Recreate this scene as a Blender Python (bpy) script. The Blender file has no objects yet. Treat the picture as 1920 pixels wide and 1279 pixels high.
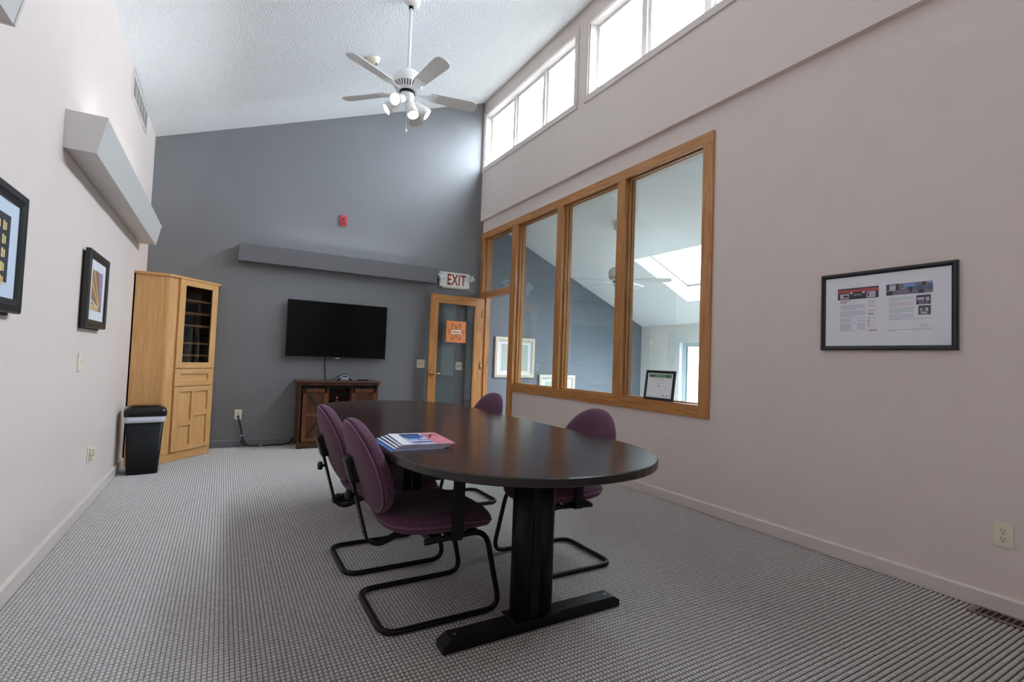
import bpy, bmesh, math, random
from mathutils import Vector, Matrix
random.seed(7)
scene = bpy.context.scene
COL = scene.collection
PI = math.pi
R_ = math.radians

# ------------------------------------------------------------------ camera
W_PX, H_PX, F_PX = 1920, 1279, 929.4
YAW, PITCH, ROLL = 0.5261, 0.0404, 0.0370
CAM = Vector((0, 0, 1.12))
fw = Vector((math.sin(YAW)*math.cos(PITCH), math.cos(YAW)*math.cos(PITCH), math.sin(PITCH)))
r0 = Vector((math.cos(YAW), -math.sin(YAW), 0)); u0 = r0.cross(fw)
rt = r0*math.cos(ROLL) + u0*math.sin(ROLL); up = -r0*math.sin(ROLL) + u0*math.cos(ROLL)
cd = bpy.data.cameras.new('camera'); cam = bpy.data.objects.new('camera', cd); COL.objects.link(cam)
cam.matrix_world = Matrix(((rt.x, up.x, -fw.x, CAM.x), (rt.y, up.y, -fw.y, CAM.y), (rt.z, up.z, -fw.z, CAM.z), (0, 0, 0, 1)))
cd.sensor_fit = 'HORIZONTAL'; cd.sensor_width = 36.0; cd.lens = 36.0*F_PX/W_PX; cd.clip_start = 0.05; cd.clip_end = 200
scene.camera = cam

# ------------------------------------------------------------------ world (bright overcast sky) and exposure
world = bpy.data.worlds.new('overcast_sky'); scene.world = world; world.use_nodes = True
bg = world.node_tree.nodes['Background']
# standard overcast luminance: three times brighter at the zenith than at the horizon
bg.inputs['Color'].default_value = (0.80, 0.905, 1.0, 1)
_n, _l = world.node_tree.nodes, world.node_tree.links
_tc = _n.new('ShaderNodeTexCoord'); _sp = _n.new('ShaderNodeSeparateXYZ'); _cl = _n.new('ShaderNodeClamp'); _ma = _n.new('ShaderNodeMath')
_ma.operation = 'MULTIPLY_ADD'; _ma.inputs[1].default_value = 16.0; _ma.inputs[2].default_value = 8.0
_l.new(_tc.outputs['Generated'], _sp.inputs[0]); _l.new(_sp.outputs['Z'], _cl.inputs['Value']); _l.new(_cl.outputs[0], _ma.inputs[0]); _l.new(_ma.outputs[0], bg.inputs['Strength'])
scene.view_settings.view_transform = 'Standard'
scene.view_settings.look = 'None'
scene.view_settings.gamma = 1.0
scene.view_settings.use_curve_mapping = False
scene.view_settings.exposure = 0.92
try:
    scene.cycles.max_bounces = 14; scene.cycles.diffuse_bounces = 8; scene.cycles.transparent_max_bounces = 16
    scene.cycles.caustics_reflective = False
except Exception:
    pass

def portal(name, loc, rot, sx, sy):
    l = bpy.data.lights.new(name, 'AREA'); l.shape = 'RECTANGLE'; l.size = sx; l.size_y = sy; l.energy = 1
    l.cycles.is_portal = True
    o = bpy.data.objects.new(name, l); COL.objects.link(o); o.location = loc; o.rotation_euler = rot

# ------------------------------------------------------------------ room numbers (metres)
XL, XR, XU, YB, YF = -0.7665, 3.289, 3.2385, 6.6515, -1.60
ZL, ZR = 3.441, 5.018
SL = (ZR-ZL)/(XU-XL)
def ceil_z(x): return ZL + SL*(x-XL)
ADJ_X, ADJ_Y0 = 6.6, 0.6
def adj_z(x): return 2.879 - 0.4315*(x-4.196)
CLERE = [(4.325, 6.65), (1.875, 4.197), (-0.575, 1.747)]
for k, (a, b) in enumerate(CLERE):
    portal('sky_portal', (XU+0.20, (a+b)/2, 4.39), (0, R_(90), 0), 0.85, b-a)
portal('sky_portal', (5.42, 4.2, adj_z(5.42)+0.30), (0, math.atan(0.4315), 0), 1.25, 1.9)
portal('sky_portal', (ADJ_X+0.2, 4.75, 1.0), (0, R_(90), 0), 1.3, 2.1)

# ------------------------------------------------------------------ materials
M = {}
def srgb(*c):
    return tuple(((v/255)/12.92 if v/255 <= 0.04045 else ((v/255+0.055)/1.055)**2.4) for v in c)
def new_mat(name):
    m = bpy.data.materials.new(name); m.use_nodes = True; M[name] = m
    return m, m.node_tree.nodes, m.node_tree.links, m.node_tree.nodes['Principled BSDF']
def coords(n, l, scale=(1, 1, 1)):
    t = n.new('ShaderNodeTexCoord'); mp = n.new('ShaderNodeMapping'); mp.inputs['Scale'].default_value = scale
    l.new(t.outputs['Object'], mp.inputs['Vector']); return mp.outputs['Vector']
def plain(name, rgb, rough=0.5, metal=0.0, noise=0.0, nscale=40, bump=0.0, bscale=None, spec=0.5, emit=None, estr=0, coat=0, sheen=0, detail=4):
    m, n, l, b = new_mat(name)
    c = srgb(*rgb); b.inputs['Base Color'].default_value = (*c, 1)
    b.inputs['Roughness'].default_value = rough; b.inputs['Metallic'].default_value = metal
    b.inputs['Specular IOR Level'].default_value = spec
    if coat: b.inputs['Coat Weight'].default_value = coat; b.inputs['Coat Roughness'].default_value = 0.1
    if sheen: b.inputs['Sheen Weight'].default_value = sheen; b.inputs['Sheen Roughness'].default_value = 0.5
    if emit: b.inputs['Emission Color'].default_value = (*srgb(*emit), 1); b.inputs['Emission Strength'].default_value = estr
    if noise or bump:
        v = coords(n, l); t = n.new('ShaderNodeTexNoise'); t.inputs['Scale'].default_value = nscale; t.inputs['Detail'].default_value = detail
        l.new(v, t.inputs['Vector'])
        if noise:
            mx = n.new('ShaderNodeMix'); mx.data_type = 'RGBA'
            mx.inputs['A'].default_value = (*[x*(1-noise) for x in c], 1); mx.inputs['B'].default_value = (*[min(1, x*(1+noise)) for x in c], 1)
            rp = n.new('ShaderNodeMapRange'); rp.inputs['From Min'].default_value = 0.3; rp.inputs['From Max'].default_value = 0.7
            l.new(t.outputs['Fac'], rp.inputs['Value']); l.new(rp.outputs['Result'], mx.inputs['Factor']); l.new(mx.outputs['Result'], b.inputs['Base Color'])
        if bump:
            t2 = n.new('ShaderNodeTexNoise'); t2.inputs['Scale'].default_value = bscale or nscale; t2.inputs['Detail'].default_value = detail; l.new(v, t2.inputs['Vector'])
            bp = n.new('ShaderNodeBump'); bp.inputs['Strength'].default_value = min(1, bump); bp.inputs['Distance'].default_value = 0.01
            l.new(t2.outputs['Fac'], bp.inputs['Height']); l.new(bp.outputs['Normal'], b.inputs['Normal'])
    return m
def wood(name, light, dark, axis='z', rough=0.35, scale=1.0, coat=0.0, contrast=1.0):
    m, n, l, b = new_mat(name)
    s = {'x': (1.2, 16, 16), 'y': (16, 1.2, 16), 'z': (16, 16, 1.2)}[axis]
    v = coords(n, l, tuple(q*scale for q in s))
    t = n.new('ShaderNodeTexNoise'); t.inputs['Scale'].default_value = 2.2; t.inputs['Detail'].default_value = 7; t.inputs['Distortion'].default_value = 1.1
    l.new(v, t.inputs['Vector'])
    s2 = {'x': (3, 160, 160), 'y': (160, 3, 160), 'z': (160, 160, 3)}[axis]
    v2 = coords(n, l, tuple(q*scale for q in s2)); t2 = n.new('ShaderNodeTexNoise'); t2.inputs['Scale'].default_value = 1.6; t2.inputs['Detail'].default_value = 3
    l.new(v2, t2.inputs['Vector'])
    ad = n.new('ShaderNodeMath'); ad.operation = 'MULTIPLY_ADD'; ad.inputs[1].default_value = 0.35
    l.new(t2.outputs['Fac'], ad.inputs[0]); l.new(t.outputs['Fac'], ad.inputs[2])
    cr = n.new('ShaderNodeValToRGB'); cr.color_ramp.elements[0].position = 0.42; cr.color_ramp.elements[1].position = 0.42+0.42/contrast
    cr.color_ramp.elements[0].color = (*srgb(*dark), 1); cr.color_ramp.elements[1].color = (*srgb(*light), 1)
    l.new(ad.outputs[0], cr.inputs['Fac']); l.new(cr.outputs['Color'], b.inputs['Base Color'])
    b.inputs['Roughness'].default_value = rough
    if coat: b.inputs['Coat Weight'].default_value = coat; b.inputs['Coat Roughness'].default_value = 0.18
    return m
def glass(name, tint=(1, 1, 1), boost=1.0, rough=0.0):
    m = bpy.data.materials.new(name); m.use_nodes = True; M[name] = m
    n, l = m.node_tree.nodes, m.node_tree.links; n.clear()
    o = n.new('ShaderNodeOutputMaterial'); mx = n.new('ShaderNodeMixShader'); tr = n.new('ShaderNodeBsdfTransparent'); gl = n.new('ShaderNodeBsdfGlossy')
    fr = n.new('ShaderNodeFresnel'); ge = n.new('ShaderNodeNewGeometry'); io = n.new('ShaderNodeMapRange')
    io.inputs['To Min'].default_value = 1.5; io.inputs['To Max'].default_value = 1/1.5      # same reflectance on both faces of the thin pane
    l.new(ge.outputs['Backfacing'], io.inputs['Value']); l.new(io.outputs['Result'], fr.inputs['IOR'])
    mu = n.new('ShaderNodeMath'); mu.operation = 'MULTIPLY'; mu.inputs[1].default_value = boost
    tr.inputs['Color'].default_value = (*tint, 1); gl.inputs['Roughness'].default_value = rough
    l.new(fr.outputs['Fac'], mu.inputs[0]); l.new(mu.outputs[0], mx.inputs['Fac']); l.new(tr.outputs[0], mx.inputs[1]); l.new(gl.outputs[0], mx.inputs[2]); l.new(mx.outputs[0], o.inputs['Surface'])
    return m

plain('wall_paint', (222, 209, 203), 0.55, noise=0.015, nscale=6, bump=0.05, bscale=180)
plain('grey_paint', (119, 120, 124), 0.5, noise=0.02, nscale=5, bump=0.05, bscale=180)
plain('ceiling_paint', (238, 241, 243), 0.9, noise=0.05, nscale=60, bump=0.9, bscale=80, detail=4)
for _q in M['ceiling_paint'].node_tree.nodes:
    if _q.type == 'BUMP': _q.inputs['Distance'].default_value = 0.018
plain('smooth_ceiling', (240, 243, 243), 0.85)
plain('adjacent_paint', (224, 228, 226), 0.7)
plain('adjacent_grey', (112, 118, 128), 0.55)
plain('trim_paint', (216, 204, 198), 0.4)
plain('grey_trim', (112, 114, 120), 0.4)
plain('window_white', (228, 222, 218), 0.35)
plain('white_vinyl', (235, 238, 240), 0.3)
plain('roof_shingle', (62, 60, 58), 0.9, noise=0.2, nscale=30)
plain('fixture_paint', (206, 203, 201), 0.45)
plain('fixture_grey', (114, 114, 119), 0.45)
plain('tube_lamp', (240, 240, 236), 0.3, emit=(240, 245, 252), estr=21)
plain('white_enamel', (238, 238, 236), 0.3)
plain('blade_white', (226, 224, 222), 0.45)
plain('lamp_glow', (255, 252, 245), 0.3, emit=(255, 250, 240), estr=5)
plain('ivory', (228, 222, 200), 0.4)
plain('ivory_dark', (120, 112, 92), 0.5)
plain('slot_black', (22, 20, 18), 0.6)
plain('black_metal', (17, 17, 18), 0.38, spec=0.22, noise=0.1, nscale=60)
plain('black_plastic', (20, 20, 21), 0.42, spec=0.22)
plain('bin_black', (23, 25, 27), 0.38, spec=0.22)
plain('bin_lid', (20, 21, 23), 0.16)
plain('bag_white', (205, 210, 222), 0.35)
plain('screen_black', (5, 5, 6), 0.10, spec=0.2)
plain('tv_edge', (70, 72, 76), 0.35, metal=0.6)
plain('logo_grey', (190, 192, 195), 0.35)
plain('frame_black', (30, 32, 36), 0.35)
plain('frame_brown_black', (42, 38, 37), 0.4)
plain('mat_blue', (205, 218, 232), 0.7)
plain('mat_white', (226, 228, 236), 0.7)
plain('paper', (243, 244, 248), 0.6)
plain('ink_grey', (198, 202, 214), 0.7)
plain('ink_dark', (70, 72, 84), 0.7)
plain('ink_red', (196, 70, 76), 0.7)
plain('ink_pink', (222, 192, 198), 0.7)
plain('photo_dark', (62, 54, 62), 0.6)
plain('photo_black', (36, 33, 38), 0.6)
plain('photo_mid', (122, 112, 132), 0.6)
plain('photo_light', (202, 192, 212), 0.6)
plain('photo_blue', (116, 158, 214), 0.6)
plain('photo_slate', (84, 92, 124), 0.6)
plain('night_blue', (46, 50, 60), 0.6)
plain('gold_window', (236, 206, 136), 0.6)
plain('art_brown', (150, 116, 86), 0.6, noise=0.15, nscale=30)
plain('art_gold', (214, 180, 130), 0.6)
plain('art_violet', (150, 132, 172), 0.6)
plain('art_pale', (214, 206, 210), 0.6)
plain('silver_frame', (205, 198, 182), 0.35, metal=0.35, noise=0.08, nscale=50)
plain('sage_mat', (198, 212, 192), 0.7)
plain('green_banner', (70, 128, 80), 0.6)
plain('pure_white', (245, 245, 246), 0.6)
plain('sign_orange', (226, 134, 78), 0.5)
plain('sign_rust', (120, 56, 18), 0.5)
plain('exit_white', (226, 226, 218), 0.4)
plain('exit_red', (150, 34, 34), 0.45)
plain('exit_head', (205, 204, 204), 0.35)
plain('alarm_red', (186, 42, 58), 0.4)
plain('alarm_dark', (110, 20, 30), 0.4)
plain('brass', (222, 190, 120), 0.22, metal=0.95)
plain('steel_grey', (150, 152, 155), 0.35, metal=0.8)
plain('purple_fabric', (90, 57, 77), 0.95, noise=0.30, nscale=110, bump=0.35, bscale=260, sheen=0.12, spec=0.15)
plain('purple_piping', (116, 78, 100), 0.9, sheen=0.2, spec=0.2)
plain('purple_shell', (92, 61, 78), 0.9, noise=0.12, nscale=150, bump=0.2, bscale=260, sheen=0.12, spec=0.15)
plain('phone_grey', (120, 124, 134), 0.3)
plain('phone_dark', (26, 29, 38), 0.35)
plain('phone_silver', (196, 200, 210), 0.35)
plain('figurine_red', (120, 20, 18), 0.22)
plain('figurine_pale', (235, 190, 180), 0.3)
plain('vent_brown', (132, 114, 104), 0.5)
plain('vent_backing', (150, 146, 142), 0.6)  # even mid grey for the sheet behind the louvers
plain('cord_black', (16, 16, 17), 0.5)
plain('cable_tag', (150, 150, 152), 0.5)
plain('cabinet_dark', (40, 38, 40), 0.6)  # dimness behind the tinted glass put into the colour
plain('mag_blue', (70, 128, 205), 0.25, noise=0.2, nscale=20)
plain('mag_navy', (44, 52, 96), 0.25)
plain('mag_pink', (214, 130, 150), 0.25, noise=0.12, nscale=16)
plain('mag_lilac', (186, 190, 222), 0.25, noise=0.1, nscale=30)
plain('mag_red', (150, 42, 58), 0.25)
plain('mag_white', (236, 238, 244), 0.25)
plain('mag_pages', (214, 216, 220), 0.6)
plain('jamb_blue', (190, 210, 214), 0.4)
for ax in 'xyz':
    wood('oak_'+ax, (198, 142, 84), (160, 98, 46), ax, 0.33, coat=0.25)
    wood('maple_'+ax, (222, 174, 116), (198, 144, 84), ax, 0.35, contrast=0.7, coat=0.15)
    wood('walnut_'+ax, (90, 52, 28), (66, 37, 19), ax, 0.42, contrast=0.8)
wood('walnut_dark', (66, 40, 24), (42, 24, 14), 'z', 0.45)
wood('walnut_rail', (118, 70, 36), (94, 54, 27), 'z', 0.4, contrast=0.8)
wood('mahogany', (52, 29, 27), (31, 16, 15), 'y', 0.20)
M['mahogany'].node_tree.nodes['Principled BSDF'].inputs['Specular IOR Level'].default_value = 0.23
plain('table_edge', (30, 22, 21), 0.3)
plain('walnut_top', (88, 58, 48), 0.35)
glass('window_glass', (1, 1, 1), 0.5)
glass('screen_glass', (0.91, 0.955, 0.95), 1.5)
glass('door_glass', (0.86, 0.90, 0.90), 1.6)
glass('picture_glass', (0.98, 0.98, 1.0), 1.0)
glass('smoked_glass', (0.62, 0.60, 0.59), 0.5)
glass('museum_glass', (0.99, 0.99, 1.0), 0.3)

CPX0, CPX1, CPY0, CPY1 = XL, XR+0.06, 0.50, YB          # carpet extent and loop pitch
CNX = int((CPX1-CPX0)/0.0168); CNY = int((CPY1-CPY0)/0.0210)
def carpet_material():
    m, n, l, b = new_mat('carpet')
    v = coords(n, l); t = n.new('ShaderNodeTexNoise'); t.inputs['Scale'].default_value = 60; t.inputs['Detail'].default_value = 2; l.new(v, t.inputs['Vector'])
    cr = n.new('ShaderNodeValToRGB'); cr.color_ramp.elements[0].position = 0.3; cr.color_ramp.elements[1].position = 0.7
    cr.color_ramp.elements[0].color = (*srgb(188, 183, 181), 1); cr.color_ramp.elements[1].color = (*srgb(208, 203, 201), 1)
    l.new(t.outputs['Fac'], cr.inputs['Fac'])
    sp = n.new('ShaderNodeSeparateXYZ'); l.new(v, sp.inputs[0])
    def math_(op, a, b=None, c=None):
        q = n.new('ShaderNodeMath'); q.operation = op
        for k, w in enumerate((a, b, c)):
            if w is None: continue
            if isinstance(w, (int, float)): q.inputs[k].default_value = w
            else: l.new(w, q.inputs[k])
        return q.outputs[0]
    def gap_shade(out, o, pitch, half):       # 1 in the gaps between loops, whose shade is put into the colour
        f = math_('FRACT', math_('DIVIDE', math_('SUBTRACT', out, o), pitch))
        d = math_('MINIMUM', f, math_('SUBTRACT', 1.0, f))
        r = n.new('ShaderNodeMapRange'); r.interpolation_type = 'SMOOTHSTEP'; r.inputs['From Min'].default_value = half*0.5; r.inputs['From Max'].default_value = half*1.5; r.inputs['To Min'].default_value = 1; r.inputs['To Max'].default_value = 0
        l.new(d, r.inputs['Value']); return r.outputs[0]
    g = math_('MAXIMUM', gap_shade(sp.outputs['Y'], CPY0, (CPY1-CPY0)/CNY, 0.17), math_('MULTIPLY', gap_shade(sp.outputs['X'], CPX0, (CPX1-CPX0)/CNX, 0.13), 0.75))
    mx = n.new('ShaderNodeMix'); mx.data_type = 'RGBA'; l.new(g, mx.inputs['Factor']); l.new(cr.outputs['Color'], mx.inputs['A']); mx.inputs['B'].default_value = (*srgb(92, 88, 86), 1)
    l.new(mx.outputs['Result'], b.inputs['Base Color'])
    b.inputs['Roughness'].default_value = 1.0; b.inputs['Specular IOR Level'].default_value = 0.1
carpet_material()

# ------------------------------------------------------------------ mesh helpers
class MB:
    def __init__(s): s.v = []; s.f = []; s.mi = []; s.mats = []; s.smooth = []
    def mat(s, m):
        if m not in s.mats: s.mats.append(m)
        return s.mats.index(m)
    def add(s, verts, faces, m=None, smooth=False):
        o = len(s.v); s.v += [tuple(p) for p in verts]
        k = s.mat(m) if m else 0
        for f in faces: s.f.append(tuple(i+o for i in f)); s.mi.append(k); s.smooth.append(smooth)
        return s
    def box(s, x0, x1, y0, y1, z0, z1, bev=0.0, m=None):
        if bev <= 0:
            v = [(x0, y0, z0), (x1, y0, z0), (x1, y1, z0), (x0, y1, z0), (x0, y0, z1), (x1, y0, z1), (x1, y1, z1), (x0, y1, z1)]
            return s.add(v, [(3, 2, 1, 0), (4, 5, 6, 7), (0, 1, 5, 4), (1, 2, 6, 5), (2, 3, 7, 6), (3, 0, 4, 7)], m)
        bm = bmesh.new(); bmesh.ops.create_cube(bm, size=1)
        for q in bm.verts: q.co = Vector(((x0+x1)/2+q.co.x*(x1-x0), (y0+y1)/2+q.co.y*(y1-y0), (z0+z1)/2+q.co.z*(z1-z0)))
        bmesh.ops.bevel(bm, geom=list(bm.edges), offset=bev, segments=2, profile=0.6, affect='EDGES')
        bm.verts.ensure_lookup_table(); bm.faces.ensure_lookup_table()
        vs = [tuple(q.co) for q in bm.verts]; fs = [tuple(q.index for q in f.verts) for f in bm.faces]; bm.free()
        return s.add(vs, fs, m)
    def prism(s, pts, a, b, axis='z', m=None, smooth=False):
        # pts: 2D polygon; axis z -> (x,y), axis y -> (x,z), axis x -> (y,z)
        def P(p, t): return {'z': (p[0], p[1], t), 'y': (p[0], t, p[1]), 'x': (t, p[0], p[1])}[axis]
        n = len(pts); v = [P(p, a) for p in pts]+[P(p, b) for p in pts]
        f = [tuple(range(n-1, -1, -1)), tuple(range(n, 2*n))]
        s.add(v, f, m)
        o = len(s.v)-2*n; k = s.mat(m) if m else 0
        for i in range(n):
            j = (i+1) % n; s.f.append((o+i, o+j, o+n+j, o+n+i)); s.mi.append(k); s.smooth.append(smooth)
        return s
    def quad(s, a, b, c, d, m=None): return s.add([a, b, c, d], [(0, 1, 2, 3)], m)
    def card(s, x0, x1, z0, z1, y, m=None):       # printed patch facing -y
        return s.add([(x0, y, z0), (x1, y, z0), (x1, y, z1), (x0, y, z1)], [(0, 1, 2, 3)], m)
    def lathe(s, prof, c=(0, 0, 0), seg=24, axis='z', m=None, cap=True, rot=None):
        v = []; f = []
        for (r, h) in prof:
            for i in range(seg):
                a = 2*PI*i/seg; p = Vector((r*math.cos(a), r*math.sin(a), h))
                if axis == 'x': p = Vector((p.z, p.x, p.y))
                if axis == 'y': p = Vector((p.y, p.z, p.x))
                if rot is not None: p = rot @ p
                v.append(tuple(p+Vector(c)))
        for k in range(len(prof)-1):
            for i in range(seg):
                j = (i+1) % seg; f.append((k*seg+i, k*seg+j, (k+1)*seg+j, (k+1)*seg+i))
        s.add(v, f, m, True)
        if cap:
            o = len(s.v)-len(v)
            kk = s.mat(m) if m else 0
            s.f.append(tuple(o+i for i in range(seg-1, -1, -1))); s.mi.append(kk); s.smooth.append(False)
            b = o+(len(prof)-1)*seg; s.f.append(tuple(b+i for i in range(seg))); s.mi.append(kk); s.smooth.append(False)
        return s
    def tube(s, pts, r, fillet=0.0, seg=10, m=None, closed=False, fseg=6):
        P = [Vector(p) for p in pts]
        if fillet > 0: P = fillet_path(P, fillet, fseg, closed)
        n = len(P); v = []; f = []
        t0 = (P[1]-P[0]).normalized(); ref = Vector((0, 0, 1)) if abs(t0.z) < 0.9 else Vector((1, 0, 0))
        nrm = (ref - t0*ref.dot(t0)).normalized()
        for i in range(n):
            if closed: t = (P[(i+1) % n]-P[i-1]).normalized()
            else: t = (P[min(i+1, n-1)]-P[max(i-1, 0)]).normalized()
            nrm = (nrm - t*nrm.dot(t)).normalized(); b = t.cross(nrm)
            for k in range(seg):
                a = 2*PI*k/seg; v.append(tuple(P[i]+(nrm*math.cos(a)+b*math.sin(a))*r))
        for i in range(n if closed else n-1):
            j = (i+1) % n
            for k in range(seg):
                k2 = (k+1) % seg; f.append((i*seg+k, i*seg+k2, j*seg+k2, j*seg+k))
        s.add(v, f, m, True)
        if not closed:
            o = len(s.v)-len(v); kk = s.mat(m) if m else 0
            s.f.append(tuple(o+k for k in range(seg-1, -1, -1))); s.mi.append(kk); s.smooth.append(False)
            s.f.append(tuple(o+(n-1)*seg+k for k in range(seg))); s.mi.append(kk); s.smooth.append(False)
        return s
    def strip(s, pts, width, thick, fillet=0.0, m=None):   # flat bar swept in the xz plane, width along y
        P = [Vector((p[0], 0, p[1])) for p in pts]
        if fillet: P = fillet_path(P, fillet, 6, False)
        v = []; f = []; n = len(P)
        for i in range(n):
            t = (P[min(i+1, n-1)]-P[max(i-1, 0)]).normalized(); q = Vector((-t.z, 0, t.x))
            for (a, b) in ((-1, -1), (1, -1), (1, 1), (-1, 1)):
                p = P[i]+q*(thick/2*b); v.append((p.x, a*width/2, p.z))
        for i in range(n-1):
            for k in range(4):
                k2 = (k+1) % 4; f.append((i*4+k, i*4+k2, (i+1)*4+k2, (i+1)*4+k))
        f += [(3, 2, 1, 0), tuple((n-1)*4+k for k in range(4))]
        return s.add(v, f, m)
    def xform(s, mat):
        s.v = [tuple(mat @ Vector(p)) for p in s.v]; return s
def fillet_path(P, rad, fs, closed):
    out = []; n = len(P)
    for i in range(n):
        if not closed and i in (0, n-1): out.append(P[i]); continue
        a = P[i-1]; b = P[i]; c = P[(i+1) % n]
        d1 = (a-b); d2 = (c-b); L = min(rad, d1.length*0.49, d2.length*0.49)
        p0 = b+d1.normalized()*L; p1 = b+d2.normalized()*L
        for k in range(fs+1):
            t = k/fs; out.append(p0*(1-t)**2+b*2*t*(1-t)+p1*t*t)
    return out

def rootloc(p):
    while p.parent: p = p.parent
    return Vector(p.location)
def build(name, mb, mat=None, parent=None, world=False, label=None):
    me = bpy.data.meshes.new(name)
    off = rootloc(parent) if (parent is not None and world) else Vector((0, 0, 0))
    me.from_pydata([(a-off.x, b-off.y, c-off.z) for a, b, c in mb.v], [], mb.f)
    if mb.mats:
        for q in mb.mats: me.materials.append(M[q])
        me.polygons.foreach_set('material_index', mb.mi)
    elif mat: me.materials.append(M[mat])
    me.polygons.foreach_set('use_smooth', mb.smooth)
    me.validate(); me.update()
    bm = bmesh.new(); bm.from_mesh(me); bmesh.ops.recalc_face_normals(bm, faces=bm.faces); bm.to_mesh(me); bm.free()
    o = bpy.data.objects.new(name, me); COL.objects.link(o)
    if parent is not None: o.parent = parent
    if label: o['label'] = label
    return o
def tag(o, label, cat=None, group=None, kind=None):
    o['label'] = label
    if cat: o['category'] = cat
    if group: o['group'] = group
    if kind: o['kind'] = kind
    return o
def thing(name, label, cat, loc=(0, 0, 0), rz=0.0, group=None):
    o = bpy.data.objects.new(name, None); COL.objects.link(o); o.location = loc; o.rotation_euler = (0, 0, rz); o.empty_display_size = 0.1
    return tag(o, label, cat, group)
def struct_root(name, label, cat, loc=(0, 0, 0)):
    o = thing(name, label, cat, loc); o['kind'] = 'structure'; return o
def struct(name, mb, mat, label, cat):
    o = build(name, mb, mat); return tag(o, label, cat, kind='structure')
def B(*a, **k): return MB().box(*a, **k)
SIDE = {'back': 0.0, 'left': R_(90), 'right': R_(-90)}
def wall_thing(name, label, cat, side, c, z, group=None, off=0.0):
    # local x runs to the viewer's right, z up, -y towards the viewer; origin on the wall
    if side == 'back': loc = (c, YB-off, z)
    elif side == 'left': loc = (XL+off, c, z)
    else: loc = (XR-off, c, z)
    return thing(name, label, cat, loc, SIDE[side], group)
def text_mb(txt, h, cx, cz, y, m, sx=1.0, spacing=1.0, bold=0.0):
    cu = bpy.data.curves.new('t', 'FONT'); cu.body = txt; cu.size = 1; cu.align_x = 'CENTER'; cu.space_character = spacing; cu.offset = bold
    cu.resolution_u = 3
    ob = bpy.data.objects.new('t', cu); COL.objects.link(ob)
    dg = bpy.context.evaluated_depsgraph_get(); dg.update()
    me = ob.evaluated_get(dg).to_mesh()
    vs = [v.co.copy() for v in me.vertices]; fs = [tuple(p.vertices) for p in me.polygons]
    bpy.data.objects.remove(ob); bpy.data.curves.remove(cu)
    z0 = min(v.y for v in vs); z1 = max(v.y for v in vs); x0 = min(v.x for v in vs); x1 = max(v.x for v in vs)
    k = h/(z1-z0); mb = MB()
    mb.add([(cx+(v.x-(x0+x1)/2)*k*sx, y, cz+(v.y-(z0+z1)/2)*k) for v in vs], fs, m)
    return mb
def merge(a, b):
    for f, mi, sm in zip(b.f, b.mi, b.smooth):
        o = len(a.v)
    o = len(a.v); a.v += b.v
    for f, mi, sm in zip(b.f, b.mi, b.smooth):
        a.f.append(tuple(i+o for i in f)); a.mi.append(a.mat(b.mats[mi]) if b.mats else 0); a.smooth.append(sm)
    return a

# ================================================================== STRUCTURE
# carpet floor: woven loops as a real height field
def make_floor():
    x0, x1, y0, y1 = CPX0, CPX1, CPY0, CPY1
    nx = CNX*3; ny = CNY*4
    import numpy as np
    xs = np.linspace(x0, x1, nx+1); ys = np.linspace(y0, y1, ny+1)
    gx, gy = np.meshgrid(xs, ys)
    ix, iy = np.meshgrid(np.arange(nx+1), np.arange(ny+1))
    rs = np.random.RandomState(3)
    cord = np.array([-0.0105, -0.0024, 0.0, -0.0024])[iy % 4]
    bead = np.array([-0.0050, 0.0, 0.0])[ix % 3]
    h = np.minimum(cord, bead) + 0.35*np.maximum(cord, bead)
    lift = rs.uniform(-0.0009, 0.0, (ny//4+2, nx//3+2)); h = h + lift[iy//4, ix//3] + rs.uniform(-0.0004, 0.0, h.shape)
    jx = rs.uniform(-0.0006, 0.0006, h.shape); jx[:, 0] = 0; jx[:, -1] = 0
    v = np.stack([gx+jx, gy, h], -1).reshape(-1, 3)
    a = (iy[:-1, :-1]*(nx+1)+ix[:-1, :-1]).reshape(-1)
    q = np.stack([a, a+1, a+nx+2, a+nx+1], -1)
    # flat strip behind the camera
    n0 = len(v); v = np.vstack([v, [[x0, YF, -0.003], [x1, YF, -0.003], [x1, y0, -0.003], [x0, y0, -0.003]]])
    q = np.vstack([q, [[n0, n0+1, n0+2, n0+3]]])
    me = bpy.data.meshes.new('floor'); me.vertices.add(len(v)); me.vertices.foreach_set('co', v.astype('f').ravel())
    me.loops.add(q.size); me.loops.foreach_set('vertex_index', q.astype('i').ravel())
    me.polygons.add(len(q)); me.polygons.foreach_set('loop_start', np.arange(0, q.size, 4, dtype='i'))
    try: me.polygons.foreach_set('loop_total', np.full(len(q), 4, dtype='i'))
    except Exception: pass
    me.polygons.foreach_set('use_smooth', np.ones(len(q), dtype=bool))
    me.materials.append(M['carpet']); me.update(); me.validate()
    o = bpy.data.objects.new('floor', me); COL.objects.link(o)
    tag(o, 'grey woven loop carpet covering the meeting room floor', 'floor', kind='structure')
make_floor()

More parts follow.
